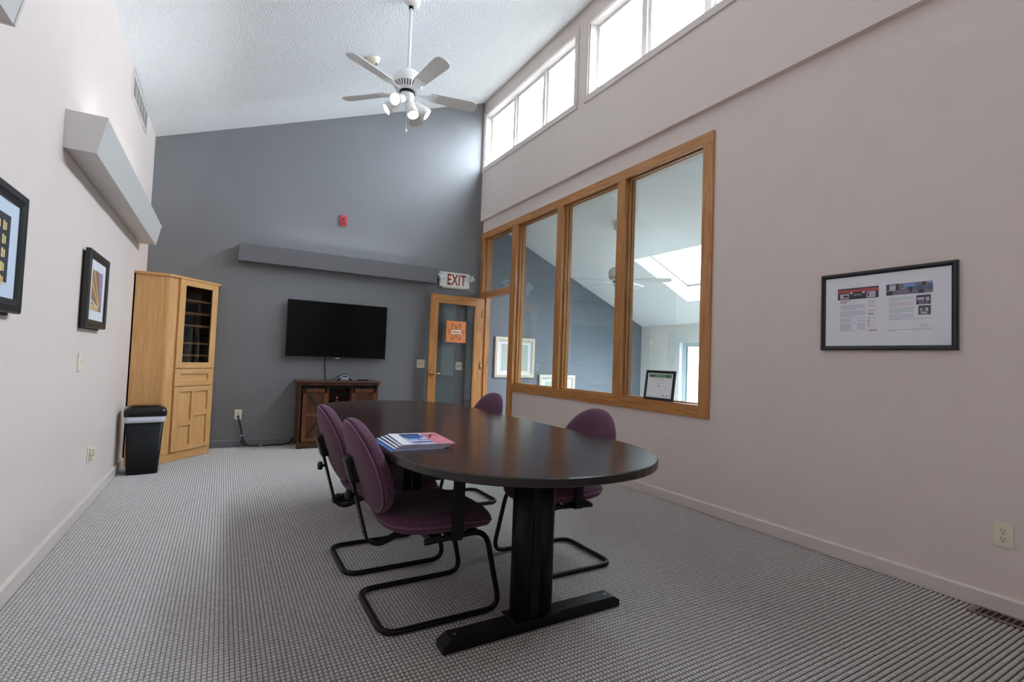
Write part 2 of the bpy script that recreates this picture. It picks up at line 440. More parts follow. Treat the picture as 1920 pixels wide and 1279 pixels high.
struct('wall_left', MB().prism([(XL-0.12, -0.01), (XL, -0.01), (XL, ZL), (XL-0.12, ZL-0.047)], YF-0.12, YB+0.12, 'y'), 'wall_paint', 'pale warm grey wall along the left side under the low ceiling edge', 'wall')
struct('wall_back', MB().prism([(XL, -0.01), (XR+0.12, -0.01), (XR+0.12, 3.2), (XU+0.17, 3.2), (XU+0.17, ceil_z(XU+0.17)), (XL, ZL)], YB, YB+0.12, 'y'), 'grey_paint', 'dark grey end wall behind the television', 'wall')
struct('wall_rear', MB().prism([(XL, -0.01), (XR+0.12, -0.01), (XR+0.12, 3.2), (XU+0.17, 3.2), (XU+0.17, ceil_z(XU+0.17)), (XL, ZL)], YF-0.12, YF, 'y'), 'wall_paint', 'pale wall behind the camera', 'wall')
wr = MB()
wr.box(XR, XR+0.12, YF, 2.60, -0.01, 3.20); wr.box(XR, XR+0.12, 2.60, 5.66, -0.01, 0.775); wr.box(XR, XR+0.12, 2.60, YB, 2.97, 3.20); wr.box(XR, XR+0.12, 6.61, YB, -0.01, 2.97)
struct('wall_right', wr, 'wall_paint', 'warm grey lower right wall around the oak framed interior window', 'wall')
wu = MB(); xo = XU+0.17
ztop = ceil_z(XU)
wu.box(XU, xo, YF, YB, 3.20, 3.985); wu.prism([(XU, 4.80), (xo, 4.80), (xo, ceil_z(xo)), (XU, ztop)], YF, YB, 'y')
edges = [YF] + sorted(sum([[a+0.055, b-0.055] for a, b in CLERE], [])) + [YB]
for k in range(0, len(edges), 2):
    if edges[k+1]-edges[k] > 0.001: wu.box(XU, xo, edges[k], edges[k+1], 3.985, 4.80)
struct('wall_upper_right', wu, 'wall_paint', 'warm grey upper right wall with a ledge below the high windows', 'wall')
struct('ceiling', MB().prism([(XL-0.12, ZL-0.047), (xo, ceil_z(xo)), (xo, ceil_z(xo)+0.12), (XL-0.12, ZL+0.073)], YF-0.12, YB+0.12, 'y'), 'ceiling_paint', 'white textured ceiling sloping up to the high windows', 'ceiling')

def baseboard(name, mb, mat, label): struct(name, mb, mat, label, 'baseboard')
bp_ = lambda x, s: [(x, 0.0), (x+s*0.014, 0.0), (x+s*0.014, 0.074), (x+s*0.006, 0.084), (x, 0.084)]
baseboard('baseboard_left', MB().prism(bp_(XL, 1), YF, 5.86, 'y'), 'trim_paint', 'pale painted baseboard along the left wall')
baseboard('baseboard_right', MB().prism(bp_(XR, -1), YF, 5.60, 'y'), 'trim_paint', 'warm grey painted baseboard along the right wall')
baseboard('baseboard_back', MB().prism([(YB, 0), (YB-0.014, 0), (YB-0.014, 0.074), (YB-0.006, 0.084), (YB, 0.084)], -0.09, XR, 'x'), 'grey_trim', 'dark grey baseboard along the end wall')

# high windows: casing, mullions, three sashes each
def clerestory(n, y0, y1, label):
    w = struct_root('window_%d' % n, label, 'window', (XU, (y0+y1)/2, 3.93))
    z0, z1, cw = 3.93, 4.86, 0.068
    for (a, b, c, d) in ((y0, y1, z0, z0+cw), (y0, y1, z1-cw, z1), (y0, y0+cw*0.9, z0+cw, z1-cw), (y1-cw*0.7, y1, z0+cw, z1-cw)):
        build('casing', B(XU-0.016, XU, a, b, c, d, 0.003), 'trim_paint', w, True)
    iy0, iy1, iz0, iz1 = y0+0.055, y1-0.055, 3.985, 4.80
    # jamb lining
    for (a, b, c, d) in ((iy0, iy1, iz0, iz0+0.014), (iy0, iy1, iz1-0.014, iz1), (iy0, iy0+0.014, iz0+0.014, iz1-0.014), (iy1-0.014, iy1, iz0+0.014, iz1-0.014)):
        build('jamb', B(XU-0.002, XU+0.165, a, b, c, d), 'window_white', w, True)
    iy0 += 0.014; iy1 -= 0.014; iz0 += 0.014; iz1 -= 0.014
    L = (iy1-iy0)
    ms = [iy0+L/3, iy0+2*L/3]
    for q in ms: build('mullion', B(XU+0.07, XU+0.16, q-0.028, q+0.028, iz0, iz1, 0.004), 'window_white', w, True)
    cells = [(iy0, ms[0]-0.028), (ms[0]+0.028, ms[1]-0.028), (ms[1]+0.028, iy1)]
    for (a, b) in cells:
        s = MB(); t = 0.036; xa, xb = XU+0.095, XU+0.140
        s.box(xa, xb, a, b, iz0, iz0+t); s.box(xa, xb, a, b, iz1-t, iz1); s.box(xa, xb, a, a+t, iz0+t, iz1-t); s.box(xa, xb, b-t, b, iz0+t, iz1-t)
        so = build('sash', s, 'window_white', w, True)
        st = MB(); st.box(xa-0.008, xa, a+t-0.012, b-t+0.012, iz0+t-0.012, iz0+t); st.box(xa-0.008, xa, a+t-0.012, b-t+0.012, iz1-t, iz1-t+0.012)
        build('glazing_bead', st, 'white_vinyl', so, True)
        build('pane', B(XU+0.114, XU+0.119, a+t, b-t, iz0+t, iz1-t), 'window_glass', so, True)
    build('sash_latch', B(XU+0.058, XU+0.072, ms[0]+0.02, ms[0]+0.036, 4.36, 4.44, 0.003), 'white_vinyl', w, True)
clerestory(1, *CLERE[0], 'high three pane window in the corner beside the dark end wall')
clerestory(2, *CLERE[1], 'high three pane window cut by the top edge of the picture')
clerestory(3, *CLERE[2], 'high three pane window nearest the camera')

# oak framed interior window with the door bay at its far end
w4 = struct_root('window_4', 'tall oak framed interior window looking into the next room', 'window', (XR, 4.1, 0.725))
ZB, ZT, ZTR = 0.825, 2.92, (2.037, 2.118)
stiles = [(2.565, 2.665, 0.725), (3.56, 3.67, ZB), (4.58, 4.69, ZB), (5.605, 5.735, 0.0)]
def oak_face(nm, y0, y1, z0, z1, mat): return build(nm, B(XR-0.020, XR+0.002, y0, y1, z0, z1, 0.004), mat, w4, True)
for k, (a, b, z0) in enumerate(stiles):
    f = oak_face('mullion' if k in (1, 2) else 'stile', a, b, z0, ZT, 'oak_z')
    zz = 0.0 if k == 3 else 0.76
    build('post', B(XR+0.002, XR+0.13, a+0.014, b-0.014, zz, 2.96), 'oak_z', f, True)
oak_face('door_casing', 6.56, YB-0.001, 0.0, ZT, 'oak_z')
build('door_jamb', B(XR+0.002, XR+0.13, 6.575, 6.615, 0.0, 2.96), 'oak_z', w4, True)
build('jamb_stop', B(XR+0.05, XR+0.10, 6.555, 6.576, 0.0, 2.93), 'oak_z', w4, True)
oak_face('head_rail', 2.565, YB-0.001, ZT, 3.015, 'oak_y')
build('head_liner', B(XR+0.002, XR+0.13, 2.62, 6.61, 2.935, 2.97), 'oak_y', w4, True)
oak_face('sill_rail', 2.665, 5.605, 0.725, ZB, 'oak_y')
build('sill_board', B(XR-0.001, XR+0.13, 2.62, 5.66, 0.776, ZB-0.003), 'oak_y', w4, True)
oak_face('transom_rail', 5.735, 6.56, ZTR[0], ZTR[1], 'oak_y')
build('transom_post', B(XR+0.002, XR+0.13, 5.72, 6.58, ZTR[0]+0.012, ZTR[1]-0.012), 'oak_y', w4, True)
bays = [(2.651, 3.574, ZB, 2.935), (3.656, 4.594, ZB, 2.935), (4.676, 5.619, ZB, 2.935), (5.721, 6.575, ZTR[1]-0.012, 2.935)]
for (a, b, z0, z1) in bays:
    g = build('pane', B(XR+0.068, XR+0.074, a, b, z0, z1), 'screen_glass', w4, True)
    t = 0.016
    for (c, d, e, h_, mt) in ((a, a+t, z0, z1, 'oak_z'), (b-t, b, z0, z1, 'oak_z'), (a+t, b-t, z0, z0+0.012, 'oak_y'), (a+t, b-t, z1-t, z1, 'oak_y')):
        build('glazing_stop', B(XR+0.040, XR+0.066, c, d, e, h_, 0.002), mt, g, True)
        build('glazing_stop', B(XR+0.076, XR+0.105, c, d, e, h_), mt, g, True)

# open oak glass door folded back against the end wall
d1 = struct_root('door_1', 'open oak framed glass door swung back against the dark end wall', 'door', (3.25, 6.55, 0.0))
xa, xb, ya, yb, zt = 2.466, 3.262, 6.528, 6.568, 2.022
build('stile', B(xa, xa+0.105, ya, yb, 0.012, zt, 0.003), 'oak_z', d1, True)
build('stile', B(xb-0.105, xb, ya, yb, 0.012, zt, 0.003), 'oak_z', d1, True)
build('top_rail', B(xa+0.105, xb-0.105, ya+0.0005, yb-0.0005, zt-0.108, zt-0.0005), 'oak_x', d1, True)
build('bottom_rail', B(xa+0.105, xb-0.105, ya+0.0005, yb-0.0005, 0.0125, 0.235), 'oak_x', d1, True)
build('pane', B(xa+0.105, xb-0.105, 6.546, 6.550, 0.235, zt-0.108), 'door_glass', d1, True)
gb = MB(); a, b, c, d = xa+0.105, xb-0.105, 0.235, zt-0.108
gb.box(a, a+0.012, ya+0.004, 6.545, c, d); gb.box(b-0.012, b, ya+0.004, 6.545, c, d); gb.box(a+0.012, b-0.012, ya+0.004, 6.545, d-0.012, d); gb.box(a+0.012, b-0.012, ya+0.004, 6.545, c, c+0.012)
build('glazing_bead', gb, 'oak_z', d1, True)
for z in (1.79, 1.03, 0.22):
    hg = MB(); hg.box(3.258, 3.268, 6.515, 6.560, z-0.045, z+0.045, 0.001); hg.lathe([(0.007, z-0.048), (0.007, z+0.048)], (3.268, 6.515, 0), 12)
    build('hinge', hg, 'brass', d1, True)
lv = MB(); lv.lathe([(0.030, 0), (0.030, -0.008), (0.012, -0.012), (0.012, -0.045)], (2.522, ya, 0.91), 20, 'y')
lv.tube([(2.522, ya-0.04, 0.91), (2.56, ya-0.05, 0.912), (2.63, ya-0.045, 0.908)], 0.009, 0.02)
build('lever_handle', lv, 'brass', d1, True)
lv2 = MB(); lv2.box(2.464, 2.4665, 6.535, 6.561, 0.86, 0.96); lv2.lathe([(0.030, 0), (0.030, 0.008), (0.012, 0.012), (0.012, 0.03)], (2.522, yb, 0.91), 20, 'y')
build('latch_plate', lv2, 'brass', d1, True)

# ------------------------------------------------------------------ next room beyond the glass
plain('outdoor_ground', (66, 68, 60), 0.95, noise=0.1, nscale=0.5)
struct('ground', B(-60, 60, -60, 60, -0.6, -0.4), 'outdoor_ground', 'pale open ground outside the building', 'ground')
AX0 = XU+0.17
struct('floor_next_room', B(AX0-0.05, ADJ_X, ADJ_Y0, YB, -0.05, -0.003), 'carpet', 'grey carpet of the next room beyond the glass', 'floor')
struct('wall_next_room_back', MB().prism([(XR+0.1205, -0.05), (ADJ_X, -0.05), (ADJ_X, adj_z(ADJ_X)), (XR+0.1205, adj_z(XR+0.1205))], YB, YB+0.12, 'y'), 'adjacent_grey', 'blue grey end wall of the next room seen through the glass', 'wall')
struct('wall_next_room_near', MB().prism([(AX0, -0.05), (ADJ_X, -0.05), (ADJ_X, adj_z(ADJ_X)), (AX0, adj_z(AX0))], ADJ_Y0-0.12, ADJ_Y0, 'y'), 'adjacent_paint', 'pale wall of the next room on the camera side', 'wall')
fwl = MB(); FX = ADJ_X; WY0, WY1, WZ0, WZ1 = 3.75, 5.78, 0.40, 1.555
fwl.box(FX, FX+0.16, ADJ_Y0, WY0, -0.05, adj_z(FX)); fwl.box(FX, FX+0.16, WY1, YB, -0.05, adj_z(FX)); fwl.box(FX, FX+0.16, WY0, WY1, -0.05, WZ0); fwl.box(FX, FX+0.16, WY0, WY1, WZ1, adj_z(FX))
struct('wall_next_room_far', fwl, 'adjacent_paint', 'pale far wall of the next room with a bright window', 'wall')
# sloped ceiling with a skylight opening
SX0, SX1, SY0, SY1 = 4.873, 5.975, 3.30, 5.09
def slab(mb, x0, x1, y0, y1, t0=0.0, t1=0.22): return mb.prism([(x0, adj_z(x0)+t0), (x1, adj_z(x1)+t0), (x1, adj_z(x1)+t1), (x0, adj_z(x0)+t1)], y0, y1, 'y')
cs = MB(); XE = ADJ_X+0.16
slab(cs, AX0, SX0, ADJ_Y0-0.12, YB+0.12); slab(cs, SX1, XE, ADJ_Y0-0.12, YB+0.12); slab(cs, SX0, SX1, ADJ_Y0-0.12, SY0); slab(cs, SX0, SX1, SY1, YB+0.12)
struct('ceiling_next_room', cs, 'smooth_ceiling', 'white sloped ceiling of the next room with a skylight opening', 'ceiling')
rf = MB(); slab(rf, AX0, SX0, ADJ_Y0-0.12, YB+0.12, 0.22, 0.25); slab(rf, SX1, XE+0.3, ADJ_Y0-0.12, YB+0.12, 0.22, 0.25); slab(rf, SX0, SX1, ADJ_Y0-0.12, SY0, 0.22, 0.25); slab(rf, SX0, SX1, SY1, YB+0.12, 0.22, 0.25)
struct('roof_next_room', rf, 'roof_shingle', 'grey shingle roof over the next room below the high windows', 'roof')
w5 = struct_root('window_5', 'bright white skylight in the sloped ceiling of the next room', 'window', (5.42, 4.2, adj_z(5.42)+0.25))
sk = MB()
slab(sk, SX0-0.05, SX0+0.0, SY0-0.05, SY1+0.05, 0.25, 0.31); slab(sk, SX1, SX1+0.05, SY0-0.05, SY1+0.05, 0.25, 0.31); slab(sk, SX0, SX1, SY0-0.05, SY0, 0.25, 0.31); slab(sk, SX0, SX1, SY1, SY1+0.05, 0.25, 0.31)
build('frame', sk, 'white_vinyl', w5, True)
build('pane', slab(MB(), SX0, SX1, SY0, SY1, 0.27, 0.276), 'window_glass', w5, True)
w6 = struct_root('window_6', 'bright window in the far wall of the next room', 'window', (FX, (WY0+WY1)/2, WZ0))
for (a, b, c, d) in ((WY0, WY1, WZ1-0.02, WZ1), (WY0, WY1, WZ0, WZ0+0.02), (WY0, WY0+0.02, WZ0+0.02, WZ1-0.02), (WY1-0.02, WY1, WZ0+0.02, WZ1-0.02)):
    build('jamb', B(FX-0.005, FX+0.155, a, b, c, d), 'white_vinyl', w6, True)
for (a, b) in ((WY0+0.02, (WY0+WY1)/2), ((WY0+WY1)/2, WY1-0.02)):
    s = MB(); t = 0.07; xa_, xb_ = FX+0.07, FX+0.13; zz0, zz1 = WZ0+0.02, WZ1-0.02
    s.box(xa_, xb_, a, b, zz0, zz0+t); s.box(xa_, xb_, a, b, zz1-t, zz1); s.box(xa_, xb_, a, a+t, zz0+t, zz1-t); s.box(xa_, xb_, b-t, b, zz0+t, zz1-t)
    so = build('sash', s, 'jamb_blue', w6, True)
    gk = MB(); gk.box(xa_+0.01, xa_+0.03, b-t-0.012, b-t, zz0+t, zz1-t); build('gasket', gk, 'ink_dark', so, True)
    build('pane', B(FX+0.10, FX+0.105, a+t, b-t, zz0+t, zz1-t), 'window_glass', so, True)

# ================================================================== FURNITURE
# ---- conference table
tb = thing('conference_table', 'long oval conference table with dark mahogany top on black metal legs', 'table', (1.18, 2.83, 0))
def racetrack(hw, y0, y1, e, n=2.25, seg=28):
    pts = []
    for i in range(seg+1):
        t = PI*i/seg; c, s_ = math.cos(t), math.sin(t)
        pts.append((hw*math.copysign(abs(c)**(2/n), c), y1-e+e*abs(s_)**(2/n)))
    for i in range(seg+1):
        t = PI+PI*i/seg; c, s_ = math.cos(t), math.sin(t)
        pts.append((hw*math.copysign(abs(c)**(2/n), c), y0+e-e*abs(s_)**(2/n)))
    return pts
TY0, TY1 = 1.335-2.83, 4.325-2.83
o1 = racetrack(0.578, TY0+0.004, TY1-0.004, 0.64); o2 = racetrack(0.582, TY0, TY1, 0.645)
top = MB(); n = len(o1)
top.add([(p[0], p[1], 0.735) for p in o1], [tuple(range(n))])
build('table_top', top, 'mahogany', tb)
ed = MB(); rings = [(o1, 0.735), (o2, 0.731), (o2, 0.706), (o1, 0.702)]
v = [(p[0], p[1], z) for o, z in rings for p in o]; f = []
for k in range(3):
    for i in range(n):
        j = (i+1) % n; f.append((k*n+i, k*n+j, (k+1)*n+j, (k+1)*n+i))
f.append(tuple(3*n+i for i in range(n)))
ed.add(v, f); build('edge_band', ed, 'table_edge', tb)
def t_leg(yc):
    ft = MB(); hw = 0.036; x0, x1 = -0.405, 0.475
    prof = [(x0, 0.0), (x1, 0.0), (x1, 0.028), (x1-0.035, 0.050), (x0+0.035, 0.050), (x0, 0.028)]
    ft.prism(prof, yc-hw, yc+hw, 'y')
    fo = build('foot', ft, 'black_metal', tb)
    for q in (x0+0.06, x1-0.06): build('screw', MB().lathe([(0.006, 0.0495), (0.006, 0.0515)], (q, yc, 0), 10), 'steel_grey', fo)
    xc = 0.005
    def lobe(cx, a0, a1, r=0.052, s=10): return [(cx+r*math.cos(a0+(a1-a0)*i/s), yc+r*0.95*math.sin(a0+(a1-a0)*i/s)) for i in range(s+1)]
    for cx in (-0.052, 0.052):
        build('column', MB().prism([(xc+cx+0.044*math.cos(2*PI*i/24), yc+0.052*math.sin(2*PI*i/24)) for i in range(24)], 0.05, 0.69, 'z', smooth=True), 'black_metal', tb)
    build('column_panel', B(xc-0.05, xc+0.05, yc-0.036, yc+0.036, 0.05, 0.69), 'black_plastic', tb)
    build('column_collar', B(xc-0.108, xc+0.108, yc-0.06, yc+0.06, 0.05, 0.058, 0.003), 'black_metal', tb)
    build('support_arm', B(-0.36, 0.36, yc-0.03, yc+0.03, 0.672, 0.7015, 0.004), 'black_metal', tb)
t_leg(1.80-2.83); t_leg(3.96-2.83)
build('support_beam', B(-0.025, 0.025, 1.83-2.83, 3.93-2.83, 0.640, 0.672), 'black_metal', tb)

# ---- chairs: cantilever sled base, oval back, T arms (local +x is the way the sitter faces)
def pillow(outline, hf, hb, rings=9):
    # outline(t)->(u,v); hf/hb(r): front and back offset at relative radius r; returns list of (u,v,w) + faces
    seg = 40; v = []; f = []
    rr = [1-(1-i/rings)**2 for i in range(1, rings+1)]
    v.append((0, 0, hf(0)))
    for r in rr:
        for i in range(seg): u, q = outline(2*PI*i/seg); v.append((u*r, q*r, hf(r)))
    m = len(v)
    for r in reversed(rr):
        for i in range(seg): u, q = outline(2*PI*i/seg); v.append((u*r, q*r, hb(r)))
    v.append((0, 0, hb(0)))
    for i in range(seg): f.append((0, 1+i, 1+(i+1) % seg))
    tot = 2*rings
    for k in range(tot-1):
        for i in range(seg):
            j = (i+1) % seg; f.append((1+k*seg+i, 1+(k+1)*seg+i, 1+(k+1)*seg+j, 1+k*seg+j))
    last = 1+(tot-1)*seg; c = len(v)-1
    for i in range(seg): f.append((c, last+(i+1) % seg, last+i))
    return v, f
def sup(a, b, n):
    return lambda t: (a*math.copysign(abs(math.cos(t))**(2/n), math.cos(t)), b*math.copysign(abs(math.sin(t))**(2/n), math.sin(t)))
TILT = R_(17)
def back_map(u, v, w, zc=0.645, xc=-0.312):
    w = w + 0.55*u*u + 0.10*max(0, -v)*0.5        # wraps round the sitter
    x = xc + w*math.cos(TILT) - v*math.sin(TILT); z = zc + v*math.cos(TILT) + w*math.sin(TILT)*0.6
    return (x, u, z)
def egg(t):
    u, v = sup(0.232, 0.212, 2.25)(t); return (u*(1-0.16*(v/0.212) if v > 0 else 1), v)
def make_chair():
    t = bpy.data.objects.new('office_chair', None); COL.objects.link(t); t.empty_display_size = 0.1
    v, f = pillow(egg, lambda r: 0.012+0.056*(1-r**7)**0.5 if r < 1 else 0.012, lambda r: 0.004)
    build('backrest', MB().add([back_map(*p) for p in v], f, smooth=True), 'purple_fabric', t)
    v, f = pillow(lambda a: tuple(q*0.95 for q in egg(a)), lambda r: 0.006, lambda r: -0.026*(1-r**4)**0.5 if r < 1 else -0.004)
    sh = build('back_shell', MB().add([back_map(*p) for p in v], f, smooth=True), 'purple_shell', t)
    build('piping', MB().tube([back_map(*(q*0.955 for q in egg(2*PI*i/48)), -0.004) for i in range(48)], 0.0045, seg=6, closed=True), 'purple_piping', sh)
    so = sup(0.258, 0.243, 2.9)
    def seat_map(u, q, w):
        x = u+0.030; z = 0.418+w
        d = max(0, x-0.10)/0.19; z -= 0.040*d*d
        z -= 0.018*(1-min(1, abs(q)/0.2))*max(0, 1-abs(x)/0.25) if w > 0 else 0
        return (x, q, z)
    v, f = pillow(so, lambda r: 0.046*(1-r**9)**0.5 if r < 1 else 0.0, lambda r: -0.042*(1-r**10)**0.5 if r < 1 else 0.0)
    se = build('seat', MB().add([seat_map(*p) for p in v], f, smooth=True), 'purple_fabric', t)
    build('piping', MB().tube([seat_map(*so(2*PI*i/56), 0.0) for i in range(56)], 0.004, seg=6, closed=True), 'purple_piping', se)
    y = 0.213; r = 0.0125
    path = [(-0.08, y, 0.352), (0.205, y, 0.368), (0.288, y, r), (-0.238, y, r), (-0.238, -y, r), (0.288, -y, r), (0.205, -y, 0.368), (-0.08, -y, 0.352)]
    build('sled_base', MB().tube(path, r, 0.075, 12, fseg=8), 'black_metal', t)
    br = MB(); br.box(-0.06, -0.02, -0.225, 0.225, 0.348, 0.374); br.box(0.12, 0.16, -0.225, 0.225, 0.362, 0.378); br.box(-0.10, 0.17, -0.05, 0.05, 0.352, 0.376)
    build('seat_bracket', br, 'black_plastic', t)
    st = MB().strip([(-0.362, 0.665), (-0.266, 0.318), (-0.215, 0.296), (-0.06, 0.352)], 0.046, 0.011, 0.05)
    pb = build('back_bar', st, 'black_plastic', t)
    bk = MB(); q = Matrix.Translation((-0.345, 0, 0.645)) @ Matrix.Rotation(-TILT, 4, 'Y')
    bk.box(-0.026, 0.024, -0.040, 0.040, -0.07, 0.05, 0.014); bk.xform(q)
    build('bracket', bk, 'black_plastic', pb)
    kn = MB(); kn.lathe([(0.007, 0.0), (0.007, -0.022), (0.020, -0.024), (0.023, -0.032), (0.020, -0.044), (0.008, -0.048)], (-0.318, 0, 0.525), 14, 'x')
    build('knob', kn, 'black_plastic', pb)
    for s in (-1, 1):
        a = MB(); a.box(0.02, 0.07, s*0.262-0.008, s*0.262+0.008, 0.372, 0.625, 0.003); a.box(0.02, 0.07, min(s*0.262, s*0.12), max(s*0.262, s*0.12), 0.358, 0.374)
        ao = build('arm_post', a, 'black_plastic', t)
        build('arm_pad', B(-0.10, 0.15, s*0.262-0.036, s*0.262+0.036, 0.625, 0.655, 0.012), 'black_plastic', ao)
    return t
def copy_tree(o, parent=None):
    c = o.copy(); COL.objects.link(c); c.parent = parent
    for ch in list(o.children): copy_tree(ch, c)
    return c
proto = make_chair()
spots = [(0.845, 2.19, 0, 'purple fabric sled base chair nearest the camera on the left side of the table'),
         (0.83, 2.81, 0, 'purple fabric chair on the left side of the table, behind the nearest one'),
         (1.70, 2.35, 180, 'purple fabric chair on the right side of the table at its near end'),
         (1.69, 3.66, 180, 'purple fabric chair on the right side of the table nearest the glass door')]
for i, (x, y, a, lb) in enumerate(spots):
    o = proto if i == 0 else copy_tree(proto)
    o.location = (x, y, 0); o.rotation_euler = (0, 0, R_(a)); tag(o, lb, 'chair', 'purple chairs around the conference table')
    for ch in o.children:                     # backs of the right-hand chairs are set closer to the seat
        if a and ch.name.split('.')[0] in ('backrest', 'back_shell', 'back_bar'): ch.location.x += 0.065

# ---- fanned magazines on the table
mag_lb = ['topmost magazine of the fanned pile, with a blue and pink cover', 'second magazine from the top of the fanned pile on the table',
          'third magazine from the top of the fanned pile on the table', 'fourth magazine from the top of the fanned pile on the table', 'bottom magazine of the fanned pile lying on the table']
for k in range(5):
    lev = 4-k; z = 0.7355+lev*0.0042
    m = thing('magazine', mag_lb[k], 'magazine', (0.79-0.017*k, 2.155-0.004*k, z), R_(-5+1.2*k), 'magazines fanned out on the conference table')
    hx, hy = 0.115, 0.155
    build('pages', B(-hx+0.001, hx-0.001, -hy+0.001, hy-0.001, 0, 0.0032), 'mag_pages', m)
    c = MB(); zc = 0.0034
    def patch(x0, x1, y0, y1, mt, dz=0.0): c.quad((x0, y0, zc+dz), (x1, y0, zc+dz), (x1, y1, zc+dz), (x0, y1, zc+dz), mt)
    if k == 0:
        patch(-hx, hx, -hy, hy, 'mag_lilac')
        patch(-hx, -0.075, -hy, hy, 'mag_white', .00008)
        patch(0.03, hx, -hy, hy, 'mag_pink', .00008)
        patch(-0.07, 0.02, 0.02, 0.13, 'mag_navy', .00016); patch(-0.06, 0.0, -0.02, 0.02, 'mag_blue', .00016); patch(-0.055, 0.03, -0.11, -0.085, 'mag_navy', .00016); patch(-0.07, 0.05, 0.05, 0.075, 'mag_blue', .00024)
        patch(-0.05, 0.10, 0.138, 0.150, 'mag_white', .00024)
        c.quad((0.035, 0.0, zc+.0003), (0.047, -0.005, zc+.0003), (0.085, 0.11, zc+.0003), (0.073, 0.115, zc+.0003), 'mag_red')
        c.quad((0.05, 0.07, zc+.0003), (0.10, 0.085, zc+.0003), (0.10, 0.093, zc+.0003), (0.05, 0.080, zc+.0003), 'mag_red')
        for q in range(4): patch(-0.02+q*0.014, -0.012+q*0.014, -0.05, -0.03, 'mag_navy', .00024)
    else:
        patch(-hx, hx, -hy, hy, 'mag_blue' if k == 4 else 'mag_navy')
        if k < 4: patch(-hx+0.003, -hx+0.013, -hy+0.01, hy-0.005, 'mag_white', .0001)
    build('cover', c, None, m)

# ---- corner cabinet
dv = Vector((0.401, 0.477, 0)).normalized(); CA = math.atan2(dv.y, dv.x); P0 = Vector((-0.49, 5.86, 0))
cb = thing('corner_cabinet', 'tall light maple corner cabinet with a dark glazed upper door', 'cabinet', P0, CA)
def loc2(x, y):
    q = Matrix.Rotation(-CA, 3, 'Z') @ (Vector((x, y, 0))-P0); return (q.x, q.y)
FL = 0.632
pe = P0+dv*FL
poly = [(XL+0.001, 5.86), (P0.x, P0.y), (pe.x, pe.y), (pe.x, YB-0.001), (XL+0.001, YB-0.001)]
lp = [loc2(*q) for q in poly]
def wallpanel(a, b, z0, z1, th, mat, nm):
    a = Vector(a); b = Vector(b); t = (b-a).normalized(); nrm = Vector((-t.y, t.x))*th
    return build(nm, MB().prism([tuple(a), tuple(b), tuple(b+nrm), tuple(a+nrm)], z0, z1, 'z'), mat, cb)
wallpanel(lp[0], lp[1], 0.0, 1.825, 0.018, 'maple_z', 'side_panel')
wallpanel(lp[2], lp[3], 0.0, 1.825, 0.018, 'maple_z', 'side_panel')
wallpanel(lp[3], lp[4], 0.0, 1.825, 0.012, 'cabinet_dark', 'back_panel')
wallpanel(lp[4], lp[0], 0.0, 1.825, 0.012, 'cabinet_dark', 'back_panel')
topp = [loc2(*q) for q in [(XL+0.001, 5.842), (P0.x+0.010, 5.842), (pe.x+0.022, pe.y-0.012), (pe.x+0.022, YB-0.001), (XL+0.001, YB-0.001)]]
build('top_board', MB().prism(topp, 1.825, 1.848, 'z'), 'maple_x', cb)
inner = [loc2(*q) for q in [(XL+0.02, 5.90), (P0.x+0.0, 5.895), (pe.x-0.03, pe.y+0.0), (pe.x-0.03, YB-0.02), (XL+0.02, YB-0.02)]]
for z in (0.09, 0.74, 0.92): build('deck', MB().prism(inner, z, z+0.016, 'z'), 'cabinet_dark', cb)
for z in (1.627, 1.494, 1.365, 1.182, 1.056): build('shelf', MB().prism([loc2(-0.62, 6.2), (0.10, 0.03), (0.57, 0.03), loc2(-0.25, 6.5)], z-0.010, z+0.010, 'z'), 'maple_x', cb)
build('toe_kick', B(0.012, FL-0.008, 0.006, 0.02, 0.0, 0.09), 'maple_x', cb)
ffr = MB(); ffr.box(0.0, 0.118, -0.001, 0.02, 0.088, 1.825); build('face_stile', ffr, 'maple_z', cb)
build('face_stile', B(0.606, FL, -0.001, 0.02, 0.088, 1.825), 'maple_z', cb)
build('face_rail', B(0.118, 0.606, 0.002, 0.02, 0.735, 0.93), 'maple_x', cb)
corner = MB().prism([(0.0, 0.0), (0.020, -0.008), (-0.012, 0.026), (-0.016, 0.016)], 0.088, 1.825, 'z'); build('corner_bead', corner, 'maple_z', cb)
# glazed upper door
ud = build('door', (lambda m: (m.box(0.116, 0.188, -0.020, -0.002, 0.926, 1.822, 0.003), m.box(0.536, 0.612, -0.020, -0.002, 0.926, 1.822, 0.003), m)[-1])(MB()), 'maple_z', cb)
for (a, b) in ((0.9265, 0.984), (1.764, 1.8215)): build('door_rail', B(0.188, 0.536, -0.0195, -0.0025, a, b), 'maple_x', ud)
build('pane', B(0.188, 0.536, -0.012, -0.008, 0.984, 1.764), 'smoked_glass', ud)
# drawer
dw = build('drawer', (lambda m: (m.box(0.114, 0.184, -0.020, -0.002, 0.745, 0.917, 0.003), m.box(0.538, 0.604, -0.020, -0.002, 0.745, 0.917, 0.003), m.box(0.184, 0.538, -0.0195, -0.0025, 0.7455, 0.797), m.box(0.184, 0.538, -0.0195, -0.0025, 0.866, 0.9165), m)[-1])(MB()), 'maple_x', cb)
build('drawer_panel', B(0.184, 0.538, -0.006, -0.002, 0.797, 0.866), 'maple_x', dw)
